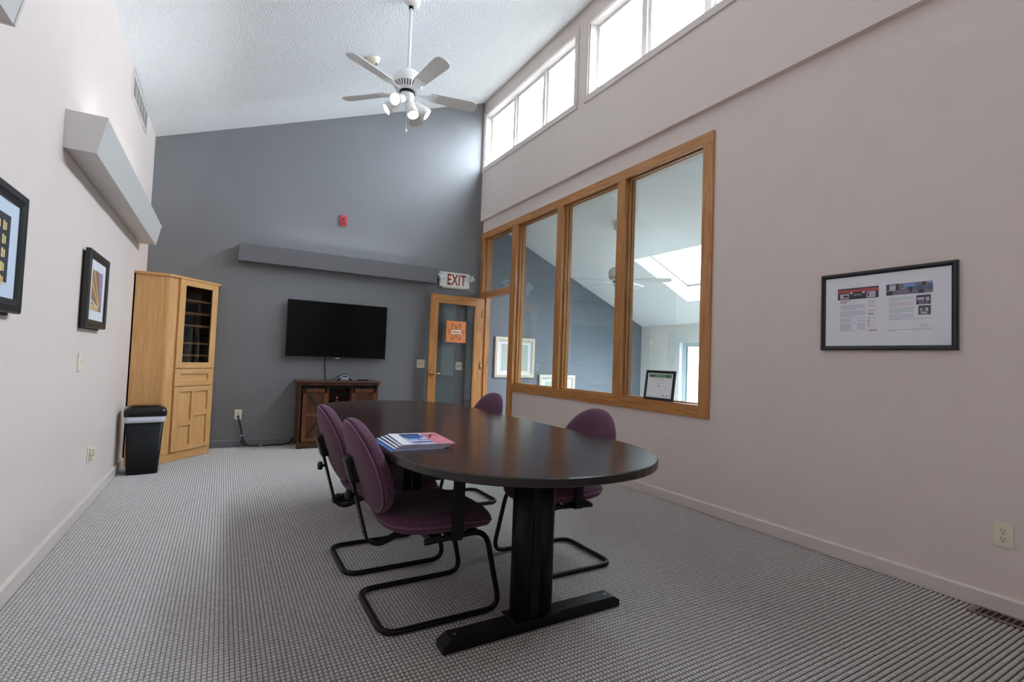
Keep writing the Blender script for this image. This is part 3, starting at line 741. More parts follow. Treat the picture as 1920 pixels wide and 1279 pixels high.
# lower door with four unequal panels
ld = MB(); ya_, yb_ = -0.020, -0.002
ld.box(0.116, 0.184, ya_, yb_, 0.092, 0.737, 0.003); ld.box(0.549, 0.614, ya_, yb_, 0.092, 0.737, 0.003); ld.box(0.336, 0.389, ya_, yb_, 0.092, 0.737, 0.003)
ldo = build('door', ld, 'maple_z', cb)
for (a, b, c, d) in ((0.184, 0.336, 0.687, 0.7365), (0.184, 0.336, 0.342, 0.392), (0.184, 0.336, 0.0925, 0.142), (0.389, 0.549, 0.687, 0.7365), (0.389, 0.549, 0.432, 0.486), (0.389, 0.549, 0.0925, 0.134)):
    build('door_rail', B(a, b, ya_+0.0005, yb_-0.0005, c, d), 'maple_x', ldo)
for (a, b, c, d) in ((0.184, 0.336, 0.392, 0.687), (0.184, 0.336, 0.142, 0.342), (0.389, 0.549, 0.486, 0.687), (0.389, 0.549, 0.134, 0.432)):
    build('door_panel', B(a, b, -0.005, -0.001, c, d), 'maple_z', ldo)

# ---- waste bin
wb = thing('waste_bin', 'black plastic waste bin with a white liner beside the corner cabinet', 'bin', (-0.578, 5.535, 0), R_(8))
def rrect(hx, hy, r, seg=5):
    pts = []
    for (cx, cy, a0) in ((hx-r, hy-r, 0), (-hx+r, hy-r, 90), (-hx+r, -hy+r, 180), (hx-r, -hy+r, 270)):
        for i in range(seg+1): a = R_(a0+90*i/seg); pts.append((cx+r*math.cos(a), cy+r*math.sin(a)))
    return pts
def loft(rings, cap0=True, cap1=True):
    mb = MB(); n = len(rings[0][0]); v = [(p[0], p[1], z) for o, z in rings for p in o]; f = []
    for k in range(len(rings)-1):
        for i in range(n):
            j = (i+1) % n; f.append((k*n+i, k*n+j, (k+1)*n+j, (k+1)*n+i))
    mb.add(v, f, smooth=True)
    fl = []
    if cap0: fl.append(tuple(range(n-1, -1, -1)))
    if cap1: fl.append(tuple((len(rings)-1)*n+i for i in range(n)))
    for q in fl: mb.f.append(q); mb.mi.append(0); mb.smooth.append(False)
    return mb
build('body', loft([(rrect(0.112, 0.085, 0.025), 0.0), (rrect(0.115, 0.088, 0.028), 0.012), (rrect(0.138, 0.112, 0.03), 0.47)]), 'bin_black', wb)
build('liner', loft([(rrect(0.141, 0.115, 0.032), 0.455), (rrect(0.147, 0.121, 0.034), 0.47), (rrect(0.150, 0.124, 0.034), 0.515)]), 'bag_white', wb)
lid = build('lid', loft([(rrect(0.155, 0.128, 0.035), 0.512), (rrect(0.157, 0.130, 0.036), 0.550), (rrect(0.150, 0.122, 0.036), 0.575), (rrect(0.128, 0.100, 0.032), 0.592)]), 'bin_lid', wb)
build('swing_flap', loft([(rrect(0.112, 0.084, 0.025), 0.592), (rrect(0.108, 0.080, 0.025), 0.600), (rrect(0.085, 0.058, 0.02), 0.606)]), 'bin_lid', lid)

# ---- console under the television
cn = thing('console', 'dark brown wooden console with sliding barn doors under the television', 'console', (1.258, 6.46, 0))
bx = lambda *a, **k: B(*a, **k)
FY = 6.305; BYK = 6.630; X0, X1 = 0.800, 1.722
build('side_panel', bx(X0, X0+0.022, FY+0.004, BYK, 0.05, 0.775), 'walnut_z', cn, True)
build('side_panel', bx(X1-0.022, X1, FY+0.004, BYK, 0.05, 0.775), 'walnut_z', cn, True)
build('back_panel', bx(X0+0.022, X1-0.022, BYK-0.01, BYK, 0.05, 0.775), 'walnut_x', cn, True)
build('top_board', bx(0.764, 1.756, FY-0.030, BYK+0.002, 0.778, 0.800, 0.004), 'walnut_top', cn, True)
build('cornice', bx(X0-0.012, X1+0.012, FY-0.008, FY+0.012, 0.742, 0.778, 0.003), 'walnut_x', cn, True)
build('plinth', bx(X0-0.006, X1+0.006, FY-0.006, FY+0.012, 0.012, 0.070, 0.003), 'walnut_x', cn, True)
for xx in (X0-0.006, X1-0.054):
    build('bracket_foot', bx(xx, xx+0.06, FY-0.006, FY+0.05, 0.0, 0.02), 'walnut_x', cn, True)
for xx in (1.120, 1.388): build('divider', bx(xx, xx+0.018, FY+0.012, BYK-0.01, 0.06, 0.742), 'walnut_z', cn, True)
for z in (0.062, 0.512): build('shelf', bx(X0+0.022, X1-0.022, FY+0.02, BYK-0.01, z, z+0.018), 'walnut_x', cn, True)
def barn(x0, x1, flip):
    z0, z1, w = 0.078, 0.706, 0.042
    d = build('barn_door', bx(x0, x1, FY-0.004, FY+0.006, z0, z1), 'walnut_z', cn, True)
    for (a, b) in ((x0, x0+w), (x1-w, x1)): build('stile', bx(a, b, FY-0.014, FY-0.004, z0, z1, 0.002), 'walnut_rail', d, True)
    for (a, b) in ((z0, z0+w), (z1-w, z1), (0.372, 0.412)): build('rail', bx(x0+w, x1-w, FY-0.0135, FY-0.004, a, b, 0.002), 'walnut_rail', d, True)
    for (za, zb, fl) in ((0.412, z1-w, flip), (z0+w, 0.372, not flip)):
        xa2, xb2 = (x0+w, x1-w) if fl else (x1-w, x0+w)
        dx = 0.028 if xb2 > xa2 else -0.028
        build('brace', MB().prism([(xa2, zb), (xa2+dx, zb), (xb2, za), (xb2-dx, za)], FY-0.012, FY-0.004, 'y'), 'walnut_dark', d, True)
    for xx in (x0+0.010, x1-0.032):
        h = MB(); h.box(xx, xx+0.022, FY-0.030, FY-0.015, 0.655, 0.752, 0.002); h.lathe([(0.018, -0.006), (0.018, 0.004)], (xx+0.011, FY-0.022, 0.742), 16, 'y')
        build('hanger', h, 'black_metal', d, True)
barn(0.838, 1.116, True); barn(1.400, 1.704, False)
build('rail_track', bx(0.815, 1.710, FY-0.022, FY-0.016, 0.714, 0.732), 'black_metal', cn, True)

# ---- things on the console
ph = thing('conference_phone', 'dark grey arched conference phone on top of the console', 'phone', (1.32, 6.43, 0.8005), 0)
arch = []
for i in range(17):
    t = -1+2*i/16; arch.append((0.135*t, 0.070*(math.cos(t*PI)*0.5+0.5)**0.8+0.006))
build('shell', MB().prism([(-0.135, 0.0)]+arch+[(0.135, 0.0)], -0.045, 0.075, 'y'), 'phone_dark', ph)
trim = MB(); pts = [(a*0.9, -0.048, b*0.84) for a, b in arch]; trim.tube(pts, 0.004, seg=6); build('trim', trim, 'phone_silver', ph)
kp = MB(); kp.prism([(-0.055, 0.004), (0.055, 0.004), (0.047, 0.046), (-0.047, 0.046)], -0.062, -0.045, 'y'); build('keypad', kp, 'phone_grey', ph)
kd = MB()
for i in range(4):
    for j in range(3): kd.box(-0.034+i*0.020, -0.020+i*0.020, -0.065, -0.062, 0.012+j*0.011, 0.019+j*0.011)
build('keys', kd, 'phone_silver', ph)
rm = thing('remote_control', 'small black remote control on the right end of the console', 'remote', (1.555, 6.42, 0.8005), R_(12))
build('body', B(-0.055, 0.055, -0.022, 0.022, 0.0, 0.018, 0.006), 'black_plastic', rm)
kb = MB()
for i in range(6): kb.box(-0.040+i*0.014, -0.032+i*0.014, -0.006, 0.006, 0.0175, 0.0198)
build('buttons', kb, 'phone_silver', rm)
fg = thing('figurine', 'tiny glossy red figurine inside the open middle of the console', 'figurine', (1.240, 6.40, 0.5305), 0)
build('body', MB().lathe([(0.018, 0.0), (0.026, 0.006), (0.028, 0.022), (0.018, 0.036), (0.010, 0.040)], (0, 0, 0), 20), 'figurine_red', fg)
build('head', MB().lathe([(0.008, 0.038), (0.017, 0.048), (0.018, 0.060), (0.011, 0.072), (0.003, 0.076)], (0, 0, 0), 20), 'figurine_red', fg)
build('face', MB().lathe([(0.010, -0.020), (0.006, -0.022)], (0, 0, 0.060), 14, 'y'), 'figurine_pale', fg)

# ================================================================== WALL-HUNG THINGS
tv = wall_thing('television', 'large black flat screen television on the dark end wall', 'television', 'back', 1.256, 1.427)
build('body', B(-0.612, 0.612, -0.088, -0.050, -0.351, 0.351, 0.004), 'tv_edge', tv)
build('screen', B(-0.607, 0.607, -0.0895, -0.0875, -0.341, 0.346), 'screen_black', tv)
build('mount', B(-0.20, 0.20, -0.050, -0.0005, -0.16, 0.16), 'black_metal', tv)
build('logo', B(-0.022, 0.022, -0.0905, -0.087, -0.357, -0.348), 'logo_grey', tv)
cbk = tag(build('television_cable', MB().tube([(1.118, 6.60, 1.09), (1.120, 6.640, 1.02), (1.138, 6.6455, 0.86), (1.142, 6.6455, 0.72)], 0.006, 0.03, 8), 'cord_black'), 'thin black cable hanging from the television down behind the console', 'cable')

def trough(label, side, c, z, length, mat, group):
    t = wall_thing('wall_light', label, 'wall light', side, c, z, group)
    h = length/2; zb, zt2, db, dt, th = 0.0, 0.197, 0.134, 0.172, 0.012
    build('bottom_panel', B(-h+th, h-th, -db+th, -0.0005, zb, zb+th), mat, t)
    build('light_shield', B(-h+th, h-th, -0.058, -0.055, zb+th, zt2-0.006), 'white_enamel', t)  # added unseen strip that keeps the tube's light off the nearby wall
    build('front_panel', MB().prism([(-db, zb), (-dt, zt2), (-dt+th, zt2), (-db+th, zb)], -h+th, h-th, 'x'), mat, t)
    for s in (-1, 1):
        a, b = (h-th, h+0.002) if s > 0 else (-h-0.002, -h+th)
        build('end_panel', MB().prism([(-0.0005, zb-0.002), (-db-0.003, zb-0.002), (-dt-0.003, zt2+0.002), (-0.0005, zt2+0.002)], a, b, 'x'), mat, t)
    build('lamp_tube', MB().lathe([(0.013, -h+0.32), (0.013, h-0.32)], (0, -0.105, 0.045), 12, 'x'), 'tube_lamp', t)  # unseen tube, its glow added to brighten the ceiling
    return t
trough('long pale wall light box on the left wall ending above the corner cabinet', 'left', (3.343+5.98)/2, 2.134, 5.98-3.343, 'fixture_paint', 'trough wall lights')
trough('pale wall light box at the top left corner, nearest the camera', 'left', (2.16-0.477)/2, 2.134, 2.637, 'fixture_paint', 'trough wall lights')
trough('long grey wall light box on the dark end wall above the television', 'back', (0.0977+2.5274)/2, 2.172, 2.43, 'fixture_grey', 'trough wall lights')

def frame_mb(w, h, fw_, d0, d1, bev=0.006):
    # mitred picture frame, d0 back, d1 front (towards -y)
    mb = MB()
    o = [(-w/2, -h/2), (w/2, -h/2), (w/2, h/2), (-w/2, h/2)]
    def ring(k, y): return [(math.copysign(abs(x)-k, x), y, math.copysign(abs(z)-k, z)) for x, z in o]
    rings = [ring(0, -d0), ring(0, -d1+bev), ring(bev, -d1), ring(fw_*0.55, -d1), ring(fw_*0.65, -d1+bev*0.8), ring(fw_, -d1+bev*1.6), ring(fw_, -d0)]
    v = sum(rings, []); f = []
    for k in range(len(rings)-1):
        for i in range(4):
            j = (i+1) % 4; f.append((k*4+i, k*4+j, (k+1)*4+j, (k+1)*4+i))
    for i in range(4):
        j = (i+1) % 4; f.append((24+i, 24+j, j, i))
    return mb.add(v, f)
def picture(name, label, side, c, z, w, h, fw_, d1, fmat, mmat, art, standoff=0.0, group=None):
    p = wall_thing(name, label, 'picture', side, c, z, group)
    build('frame', frame_mb(w, h, fw_, standoff+0.001, d1), fmat, p)
    yb2 = -(d1-0.014)
    build('mat_board', B(-w/2+fw_-0.004, w/2-fw_+0.004, yb2, yb2+0.006, -h/2+fw_-0.004, h/2-fw_+0.004), mmat, p)
    a = MB(); art(a, yb2-0.0008); build('print', a, None, p)
    build('glass', MB().card(-w/2+fw_-0.003, w/2-fw_+0.003, -h/2+fw_-0.003, h/2-fw_+0.003, yb2-0.004), 'museum_glass' if side == 'left' else 'picture_glass', p)
    if standoff: build('backing_cleat', B(-w/2+0.025, w/2-0.05, -standoff-0.001, -0.0005, -h/2-0.010, h/2-0.02), 'frame_brown_black', p)
    return p
def art_night(a, y):
    a.card(-0.14, 0.14, -0.128, 0.130, y, 'night_blue')
    for i in range(5):
        for j in range(4):
            x = -0.12+j*0.062; z = 0.085-i*0.052
            a.card(x, x+0.016, z-0.018, z+0.018, y-0.0004, 'gold_window'); a.card(x+0.022, x+0.036, z-0.016, z+0.014, y-0.0004, 'gold_window')
def art_gold(a, y):
    a.card(-0.148, 0.148, -0.128, 0.128, y, 'art_brown')
    def q(p, m, k): a.add([(x, y-k, z) for x, z in p], [(0, 1, 2, 3)], m)
    q([(0.148, 0.128), (0.02, 0.128), (0.06, -0.02), (0.148, -0.128)], 'art_violet', 0.0003)
    q([(-0.12, 0.128), (-0.09, 0.128), (0.09, -0.09), (0.07, -0.10)], 'art_gold', 0.0005)
    q([(-0.148, 0.06), (-0.148, 0.03), (0.06, -0.10), (0.075, -0.09)], 'art_gold', 0.0006)
    q([(-0.148, -0.06), (-0.148, -0.075), (0.05, -0.11), (0.06, -0.10)], 'art_pale', 0.0006)
    q([(-0.148, -0.128), (0.06, -0.128), (0.06, -0.10), (-0.148, -0.09)], 'art_gold', 0.0004)
picture('framed_picture', 'black framed night picture with lit windows at the left edge', 'left', 2.50, 1.478, 0.56, 0.482, 0.055, 0.040, 'frame_black', 'mat_blue', art_night, 0.012)
picture('framed_picture', 'dark framed picture of golden brown beams on the left wall', 'left', 4.165, 1.474, 0.56, 0.482, 0.05, 0.045, 'frame_brown_black', 'mat_white', art_gold, 0.014)

PYC, PZC = (1.0525+1.7316)/2, (1.2617+1.7331)/2
def article(a, y):
    X = lambda yy: PYC-yy
    Z = lambda zz: zz-PZC
    def card(y1, y0, z0, z1, m, k=0.0): a.card(X(y1), X(y0), Z(z0), Z(z1), y-k, m)
    # left page: red lobby photograph
    card(1.636, 1.414, 1.570, 1.638, 'photo_dark'); card(1.636, 1.414, 1.612, 1.628, 'ink_red', .0002)
    card(1.622, 1.573, 1.574, 1.604, 'photo_light', .0003); card(1.603, 1.578, 1.582, 1.596, 'photo_dark', .0004)
    card(1.570, 1.482, 1.573, 1.612, 'photo_black', .0002); card(1.566, 1.553, 1.602, 1.612, 'pure_white', .0004); card(1.499, 1.486, 1.602, 1.612, 'pure_white', .0004)
    for q in range(7): card(1.544-q*0.006, 1.540-q*0.006, 1.588+0.004*(q % 3), 1.597+0.004*(q % 2), 'photo_light', .0004)
    card(1.476, 1.430, 1.574, 1.610, 'photo_light', .0003); card(1.471, 1.463, 1.580, 1.604, 'photo_black', .0004); card(1.45, 1.435, 1.588, 1.592, 'photo_mid', .0004)
    card(1.622, 1.560, 1.5595, 1.5625, 'ink_red'); card(1.622, 1.585, 1.551, 1.554, 'ink_dark'); card(1.622, 1.596, 1.543, 1.5445, 'ink_grey')
    z = 1.534
    for r in range(30):
        if r in (6, 14, 20): z -= 0.006
        w = 0.138 if r not in (5, 13, 19, 29) else 0.085
        if r in (15, 16, 17, 18, 21, 22, 23, 24, 25, 26, 27, 28): w = 0.06
        card(1.620, 1.620-w, z-0.0022, z, 'ink_grey')
        if w == 0.06 and r > 16: card(1.525, 1.484, z-0.0022, z, 'ink_grey')
        z -= 0.0047
    z = 1.560
    for r in range(6): card(1.470, 1.430, z-0.0018, z, 'ink_grey'); z -= 0.005
    card(1.470, 1.440, 1.525, 1.527, 'ink_red'); card(1.470, 1.424, 1.518, 1.520, 'ink_grey'); card(1.470, 1.436, 1.500, 1.502, 'ink_pink'); card(1.470, 1.428, 1.493, 1.495, 'ink_red')
    for (zz) in (1.455, 1.440, 1.427, 1.412): card(1.470, 1.459, zz-0.0045, zz, 'ink_red'); card(1.448, 1.424, zz-0.003, zz-0.001, 'ink_grey')
    card(1.470, 1.430, 1.394, 1.396, 'ink_grey')
    # right page: lounge photograph and two small ones
    card(1.376, 1.159, 1.574, 1.637, 'photo_mid'); card(1.376, 1.330, 1.600, 1.630, 'photo_light', .0002); card(1.376, 1.36, 1.602, 1.634, 'photo_dark', .0003)
    card(1.328, 1.314, 1.600, 1.637, 'photo_black', .0003); card(1.290, 1.238, 1.614, 1.634, 'photo_blue', .0003); card(1.184, 1.160, 1.624, 1.636, 'photo_blue', .0003); card(1.184, 1.160, 1.590, 1.624, 'photo_slate', .0003)
    card(1.296, 1.236, 1.600, 1.612, 'photo_slate', .0003); card(1.266, 1.252, 1.584, 1.614, 'photo_black', .0004); card(1.224, 1.198, 1.576, 1.594, 'photo_black', .0004); card(1.206, 1.190, 1.620, 1.636, 'photo_black', .0004)
    card(1.376, 1.345, 1.574, 1.596, 'photo_black', .0004); card(1.232, 1.190, 1.594, 1.622, 'photo_slate', .0002); card(1.300, 1.28, 1.606, 1.610, 'photo_light', .0005)
    card(1.233, 1.168, 1.512, 1.563, 'photo_dark'); card(1.229, 1.196, 1.536, 1.550, 'photo_light', .0002); card(1.222, 1.180, 1.514, 1.532, 'photo_mid', .0003); card(1.190, 1.174, 1.530, 1.550, 'photo_light', .0003); card(1.196, 1.19, 1.518, 1.546, 'photo_black', .0004)
    card(1.223, 1.168, 1.455, 1.505, 'photo_dark'); card(1.216, 1.178, 1.458, 1.494, 'photo_mid', .0002); card(1.190, 1.179, 1.474, 1.494, 'photo_light', .0003); card(1.214, 1.207, 1.474, 1.492, 'photo_light', .0003); card(1.205, 1.199, 1.478, 1.486, 'photo_black', .0003); card(1.21, 1.185, 1.460, 1.470, 'photo_light', .0003)
    z = 1.560
    for r in range(24):
        if r in (5, 11, 18): z -= 0.004
        card(1.362, 1.362-(0.118 if r not in (4, 10, 17, 23) else 0.06), z-0.0020, z, 'ink_pink' if 5 <= r < 11 else 'ink_grey'); z -= 0.0047
    card(1.362, 1.165, 1.434, 1.4352, 'ink_dark'); card(1.362, 1.168, 1.376, 1.3772, 'ink_dark'); card(1.362, 1.330, 1.370, 1.373, 'ink_grey')
    for r in range(4): card(1.214, 1.176, 1.404-r*0.0055, 1.406-r*0.0055, 'ink_grey')
    merge(a, text_mb('82%', 0.0125, X(1.452), Z(1.4755), y-0.0002, 'ink_dark', 1.0, bold=0.01))
    merge(a, text_mb('OSRAM', 0.0095, X(1.4455), Z(1.378), y-0.0002, 'ink_red', 1.05, bold=0.02))
picture('framed_article', 'wide black framed two page magazine article on the right wall', 'right', PYC, PZC, 0.679, 0.4714, 0.026, 0.028, 'frame_black', 'paper', article)

# certificate leaning on the sill of the interior window
ct = thing('framed_certificate', 'small black framed certificate with a green banner leaning on the oak sill', 'picture', (XR+0.012, 3.105, ZB-0.002), SIDE['right'])
ct.rotation_euler = (R_(-7), 0, SIDE['right'])
cw_, ch_ = 0.335, 0.262
fm = frame_mb(cw_, ch_, 0.024, 0.0, 0.016, 0.003); fm.v = [(x, y, z+ch_/2) for x, y, z in fm.v]; build('frame', fm, 'frame_black', ct)
build('paper', B(-cw_/2+0.02, cw_/2-0.02, -0.008, -0.004, 0.02, ch_-0.02), 'paper', ct)
pr = MB(); yp = -0.0086
pr.card(-0.128, 0.128, 0.200, 0.228, yp, 'green_banner')
merge(pr, text_mb('2018 Top 10 Profit Way', 0.010, 0, 0.2165, yp-0.0003, 'pure_white', 1.0, bold=0.01))
pr.card(-0.07, 0.07, 0.2035, 0.2065, yp-0.0003, 'ink_grey'); pr.card(-0.045, 0.05, 0.180, 0.184, yp, 'ink_pink'); pr.card(-0.10, 0.10, 0.168, 0.170, yp, 'ink_grey'); pr.card(-0.05, 0.05, 0.150, 0.153, yp, 'ink_grey')
for (x, z, w) in ((-0.10, 0.12, 0.04), (-0.02, 0.12, 0.05), (0.05, 0.118, 0.06), (0.06, 0.108, 0.04), (-0.09, 0.085, 0.055), (0.02, 0.085, 0.03)): pr.card(x, x+w, z, z+0.002, yp, 'ink_grey')
for (x, z) in ((0.055, 0.045), (0.095, 0.045), (-0.01, 0.13)): pr.card(x-0.005, x+0.005, z-0.006, z+0.006, yp, 'ink_dark')
for z in (0.035, 0.19): pr.card(-0.13, 0.13, z, z+0.0012, yp, 'ink_grey')
build('print', pr, None, ct)
build('easel_leg', MB().prism([(0.0, 0.0), (0.006, 0.0), (0.006, 0.12), (0.0, 0.12)], -0.02, 0.02, 'x'), 'frame_black', ct)

# exit sign
ex = wall_thing('exit_sign', 'white emergency exit sign with red letters and two lamp heads above the door', 'exit sign', 'back', 2.843, 2.258)
build('housing', B(-0.232, 0.232, -0.055, -0.0005, -0.105, 0.108, 0.008), 'exit_white', ex)
build('face_plate', B(-0.13, 0.16, -0.059, -0.054, -0.098, 0.098, 0.002), 'exit_white', ex)
build('lettering', text_mb('EXIT', 0.160, 0.022, 0.002, -0.0597, 'exit_red', 0.60, 1.10, 0.022), None, ex)
ch = MB(); ch.add([(0.140, -0.0597, 0.03), (0.155, -0.0597, 0.016), (0.140, -0.0597, 0.002), (0.134, -0.0597, 0.008), (0.143, -0.0597, 0.016), (0.134, -0.0597, 0.024)], [(0, 5, 4, 1), (1, 4, 3, 2)]); build('chevron', ch, 'ink_dark', ex)
build('base_lip', MB().prism([(-0.0005, -0.105), (-0.055, -0.105), (-0.04, -0.122), (-0.0005, -0.122)], -0.18, 0.19, 'x'), 'exit_white', ex)
for s, q in ((-1, Matrix.Rotation(R_(-32), 4, 'Y') @ Matrix.Rotation(R_(20), 4, 'X')), (1, Matrix.Rotation(R_(-38), 4, 'Y') @ Matrix.Rotation(R_(55), 4, 'Z'))):
    hb = MB().box(-0.05, 0.05, -0.03, 0.03, -0.038, 0.038, 0.010); hb.xform(Matrix.Translation((s*0.222+(-0.005 if s < 0 else 0.022), -0.088, 0.036)) @ q)
    ho = build('lamp_head', hb, 'exit_head', ex)
    lens = MB().box(-0.035, 0.035, -0.033, -0.029, -0.026, 0.026, 0.002); lens.xform(Matrix.Translation((s*0.222+(-0.005 if s < 0 else 0.022), -0.088, 0.036)) @ q); build('lens', lens, 'mat_white', ho)

# fire alarm
al = wall_thing('fire_alarm', 'small red fire alarm high on the dark end wall', 'alarm', 'back', 1.256, 2.862)
build('body', B(-0.041, 0.041, -0.032, -0.0005, -0.064, 0.064, 0.005), 'alarm_red', al)
build('grille', MB().lathe([(0.020, -0.0315), (0.020, -0.035), (0.012, -0.036)], (0, 0, 0.010), 18, 'y'), 'alarm_dark', al)
build('strobe', B(-0.026, 0.026, -0.036, -0.031, -0.050, -0.034, 0.001), 'alarm_dark', al)

# switches and outlets
def plate(name, label, side, c, z, w, h, kind):
    p = wall_thing(name, label, 'outlet' if 'outlet' in name else 'switch', side, c, z)
    build('plate', B(-w/2, w/2, -0.007, -0.0005, -h/2, h/2, 0.003), 'ivory', p)
    if kind == 'duplex':
        for s in (-1, 1):
            b = build('receptacle', MB().lathe([(0.0165, -0.006), (0.0165, -0.0095), (0.014, -0.010)], (0, 0, s*0.0195), 20, 'y'), 'ivory', p)
            sl = MB(); sl.box(-0.0078, -0.0052, -0.0105, -0.0095, s*0.0195-0.002, s*0.0195+0.008); sl.box(0.0052, 0.0078, -0.0105, -0.0095, s*0.0195-0.001, s*0.0195+0.007); sl.lathe([(0.0028, -0.0095), (0.0028, -0.0106)], (0, 0, s*0.0195-0.0085), 10, 'y')
            build('slots', sl, 'slot_black', b)
        build('screw', MB().lathe([(0.003, -0.0068), (0.003, -0.0078)], (0, 0, 0), 10, 'y'), 'ivory_dark', p)
    elif kind == 'toggle':
        t = MB(); t.box(-0.006, 0.006, -0.008, -0.0065, -0.012, 0.012); t.box(-0.004, 0.004, -0.022, -0.007, 0.0, 0.009, 0.001); build('toggle', t, 'ivory', p)
    elif kind == 'double':
        t = MB(); t.box(-0.029, -0.017, -0.008, -0.0065, -0.012, 0.012); t.box(-0.026, -0.020, -0.020, -0.007, -0.010, 0.0, 0.001); build('toggle', t, 'ivory_dark', p)
        build('dimmer', MB().lathe([(0.016, -0.0065), (0.015, -0.022), (0.012, -0.023)], (0.023, 0, -0.005), 18, 'y'), 'ivory', p)
    elif kind == 'two':
        for x in (-0.023, 0.023):
            t = MB(); t.box(x-0.006, x+0.006, -0.008, -0.0065, -0.012, 0.012); t.box(x-0.003, x+0.003, -0.020, -0.007, -0.010, 0.0, 0.001); build('toggle', t, 'ivory_dark', p)
    elif kind == 'plug':
        for s in (-1, 1): build('receptacle', MB().lathe([(0.0165, -0.006), (0.0165, -0.0095)], (0, 0, s*0.0195), 20, 'y'), 'ivory', p)
        pg = MB(); pg.box(-0.018, 0.018, -0.040, -0.0095, -0.008, 0.040, 0.004); pg.box(-0.014, 0.014, -0.034, -0.0095, -0.048, -0.010, 0.004); build('plug_cover', pg, 'ivory', p)
    elif kind == 'jack':
        for s in (-1, 1): build('jack', MB().lathe([(0.008, -0.006), (0.008, -0.012), (0.005, -0.0125)], (0, 0, s*0.018), 12, 'y'), 'brass', p)
    return p
plate('power_outlet', 'ivory duplex outlet low on the right wall', 'right', 0.886, 0.373, 0.071, 0.116, 'duplex')
plate('power_outlet', 'ivory outlet with a plug cover low on the left wall', 'left', 4.43, 0.373, 0.08, 0.116, 'plug')
plate('wall_jack_outlet', 'ivory wall plate with a black cord low on the dark end wall', 'back', 0.188, 0.375, 0.074, 0.118, 'jack')
plate('light_switch', 'single ivory toggle switch on the left wall', 'left', 3.99, 1.015, 0.075, 0.114, 'toggle')
plate('light_switch', 'double ivory switch plate with a dimmer left of the glass door', 'back', 2.397, 1.035, 0.112, 0.118, 'double')
plate('light_switch', 'double ivory switch plate seen through the glass door', 'back', 2.978, 1.017, 0.108, 0.118, 'two')

# orange sign on the door glass
sg = thing('door_sign', 'square orange sign with an atom emblem on the glass door', 'sign', (2.866, 6.5455, 1.508), 0)
build('panel', B(-0.153, 0.153, -0.006, -0.0003, -0.153, 0.153, 0.001), 'sign_orange', sg)
em = MB(); ys = -0.0075
def orbit(a0, a1, rx, rz, rot, w0=0.004, w1=0.008, dz=0.0):
    pts = []; N = 40; c, s_ = math.cos(rot), math.sin(rot); v = []; f = []
    for i in range(N+1):
        t = a0+(a1-a0)*i/N; x, z = rx*math.cos(t), rz*math.sin(t); tx, tz = -rx*math.sin(t), rz*math.cos(t); L = math.hypot(tx, tz) or 1
        nx_, nz_ = -tz/L, tx/L; w = (w0+(w1-w0)*abs(math.cos(t)))/2
        for k in (-1, 1): xx, zz = x+nx_*w*k, z+nz_*w*k; v.append((xx*c-zz*s_, ys, xx*s_+zz*c+dz))
    for i in range(N): f.append((2*i, 2*i+1, 2*i+3, 2*i+2))
    em.add(v, f, 'sign_rust')
orbit(0, 2*PI, 0.128, 0.034, 0); orbit(0, 2*PI, 0.125, 0.030, R_(60)); orbit(0, 2*PI, 0.125, 0.030, R_(-60))
build('emblem', em, None, sg)
lt = text_mb('JACOBS', 0.036, 0.0, 0.014, -0.0085, 'pure_white', 1.2, 1.0, 0.05); merge(lt, text_mb('CREATIVE', 0.023, 0.0, -0.023, -0.0085, 'pure_white', 1.25, 1.0, 0.05))
build('lettering', lt, None, sg)

# return air grille high on the left wall
vg = wall_thing('air_grille', 'white return air grille high on the left wall under the ceiling', 'vent', 'left', 5.50, 3.295)
fr_ = MB(); W2, H2 = 0.43, 0.105
fr_.box(-W2, W2, -0.012, -0.0005, -H2, -H2+0.025); fr_.box(-W2, W2, -0.012, -0.0005, H2-0.025, H2); fr_.box(-W2, -W2+0.03, -0.012, -0.0005, -H2+0.025, H2-0.025); fr_.box(W2-0.03, W2, -0.012, -0.0005, -H2+0.025, H2-0.025)
build('frame', fr_, 'fixture_paint', vg)
for i in range(1, 5): x = -W2+0.03+i*(2*W2-0.06)/5; build('divider', B(x-0.006, x+0.006, -0.012, -0.001, -H2+0.025, H2-0.025), 'fixture_paint', vg)
build('backing', B(-W2+0.03, W2-0.03, -0.0025, -0.0005, -H2+0.025, H2-0.025), 'vent_backing', vg)
for i in range(12):
    z = -H2+0.031+i*0.0128; build('louver', MB().prism([(-0.003, z), (-0.010, z-0.005), (-0.009, z-0.006), (-0.002, z-0.001)], -W2+0.03, W2-0.03, 'x'), 'fixture_paint', vg)

# floor register
fv = thing('floor_vent', 'brown metal floor register beside the right baseboard', 'vent', (3.218, 0.83, 0.0))
ff = MB(); ff.box(-0.055, 0.055, 0.13, 0.157, 0, 0.006); ff.box(-0.055, 0.055, -0.157, -0.13, 0, 0.006); ff.box(-0.055, -0.042, -0.13, 0.13, 0, 0.006); ff.box(0.042, 0.055, -0.13, 0.13, 0, 0.006)
build('frame', ff, 'vent_brown', fv)
build('duct', B(-0.042, 0.042, -0.13, 0.13, -0.02, 0.0012), 'slot_black', fv)
for i in range(11):
    y = -0.13+0.26*(i+0.5)/11; build('slat', B(-0.042, 0.042, y-0.0022, y+0.0022, 0.001, 0.0058), 'vent_brown', fv)

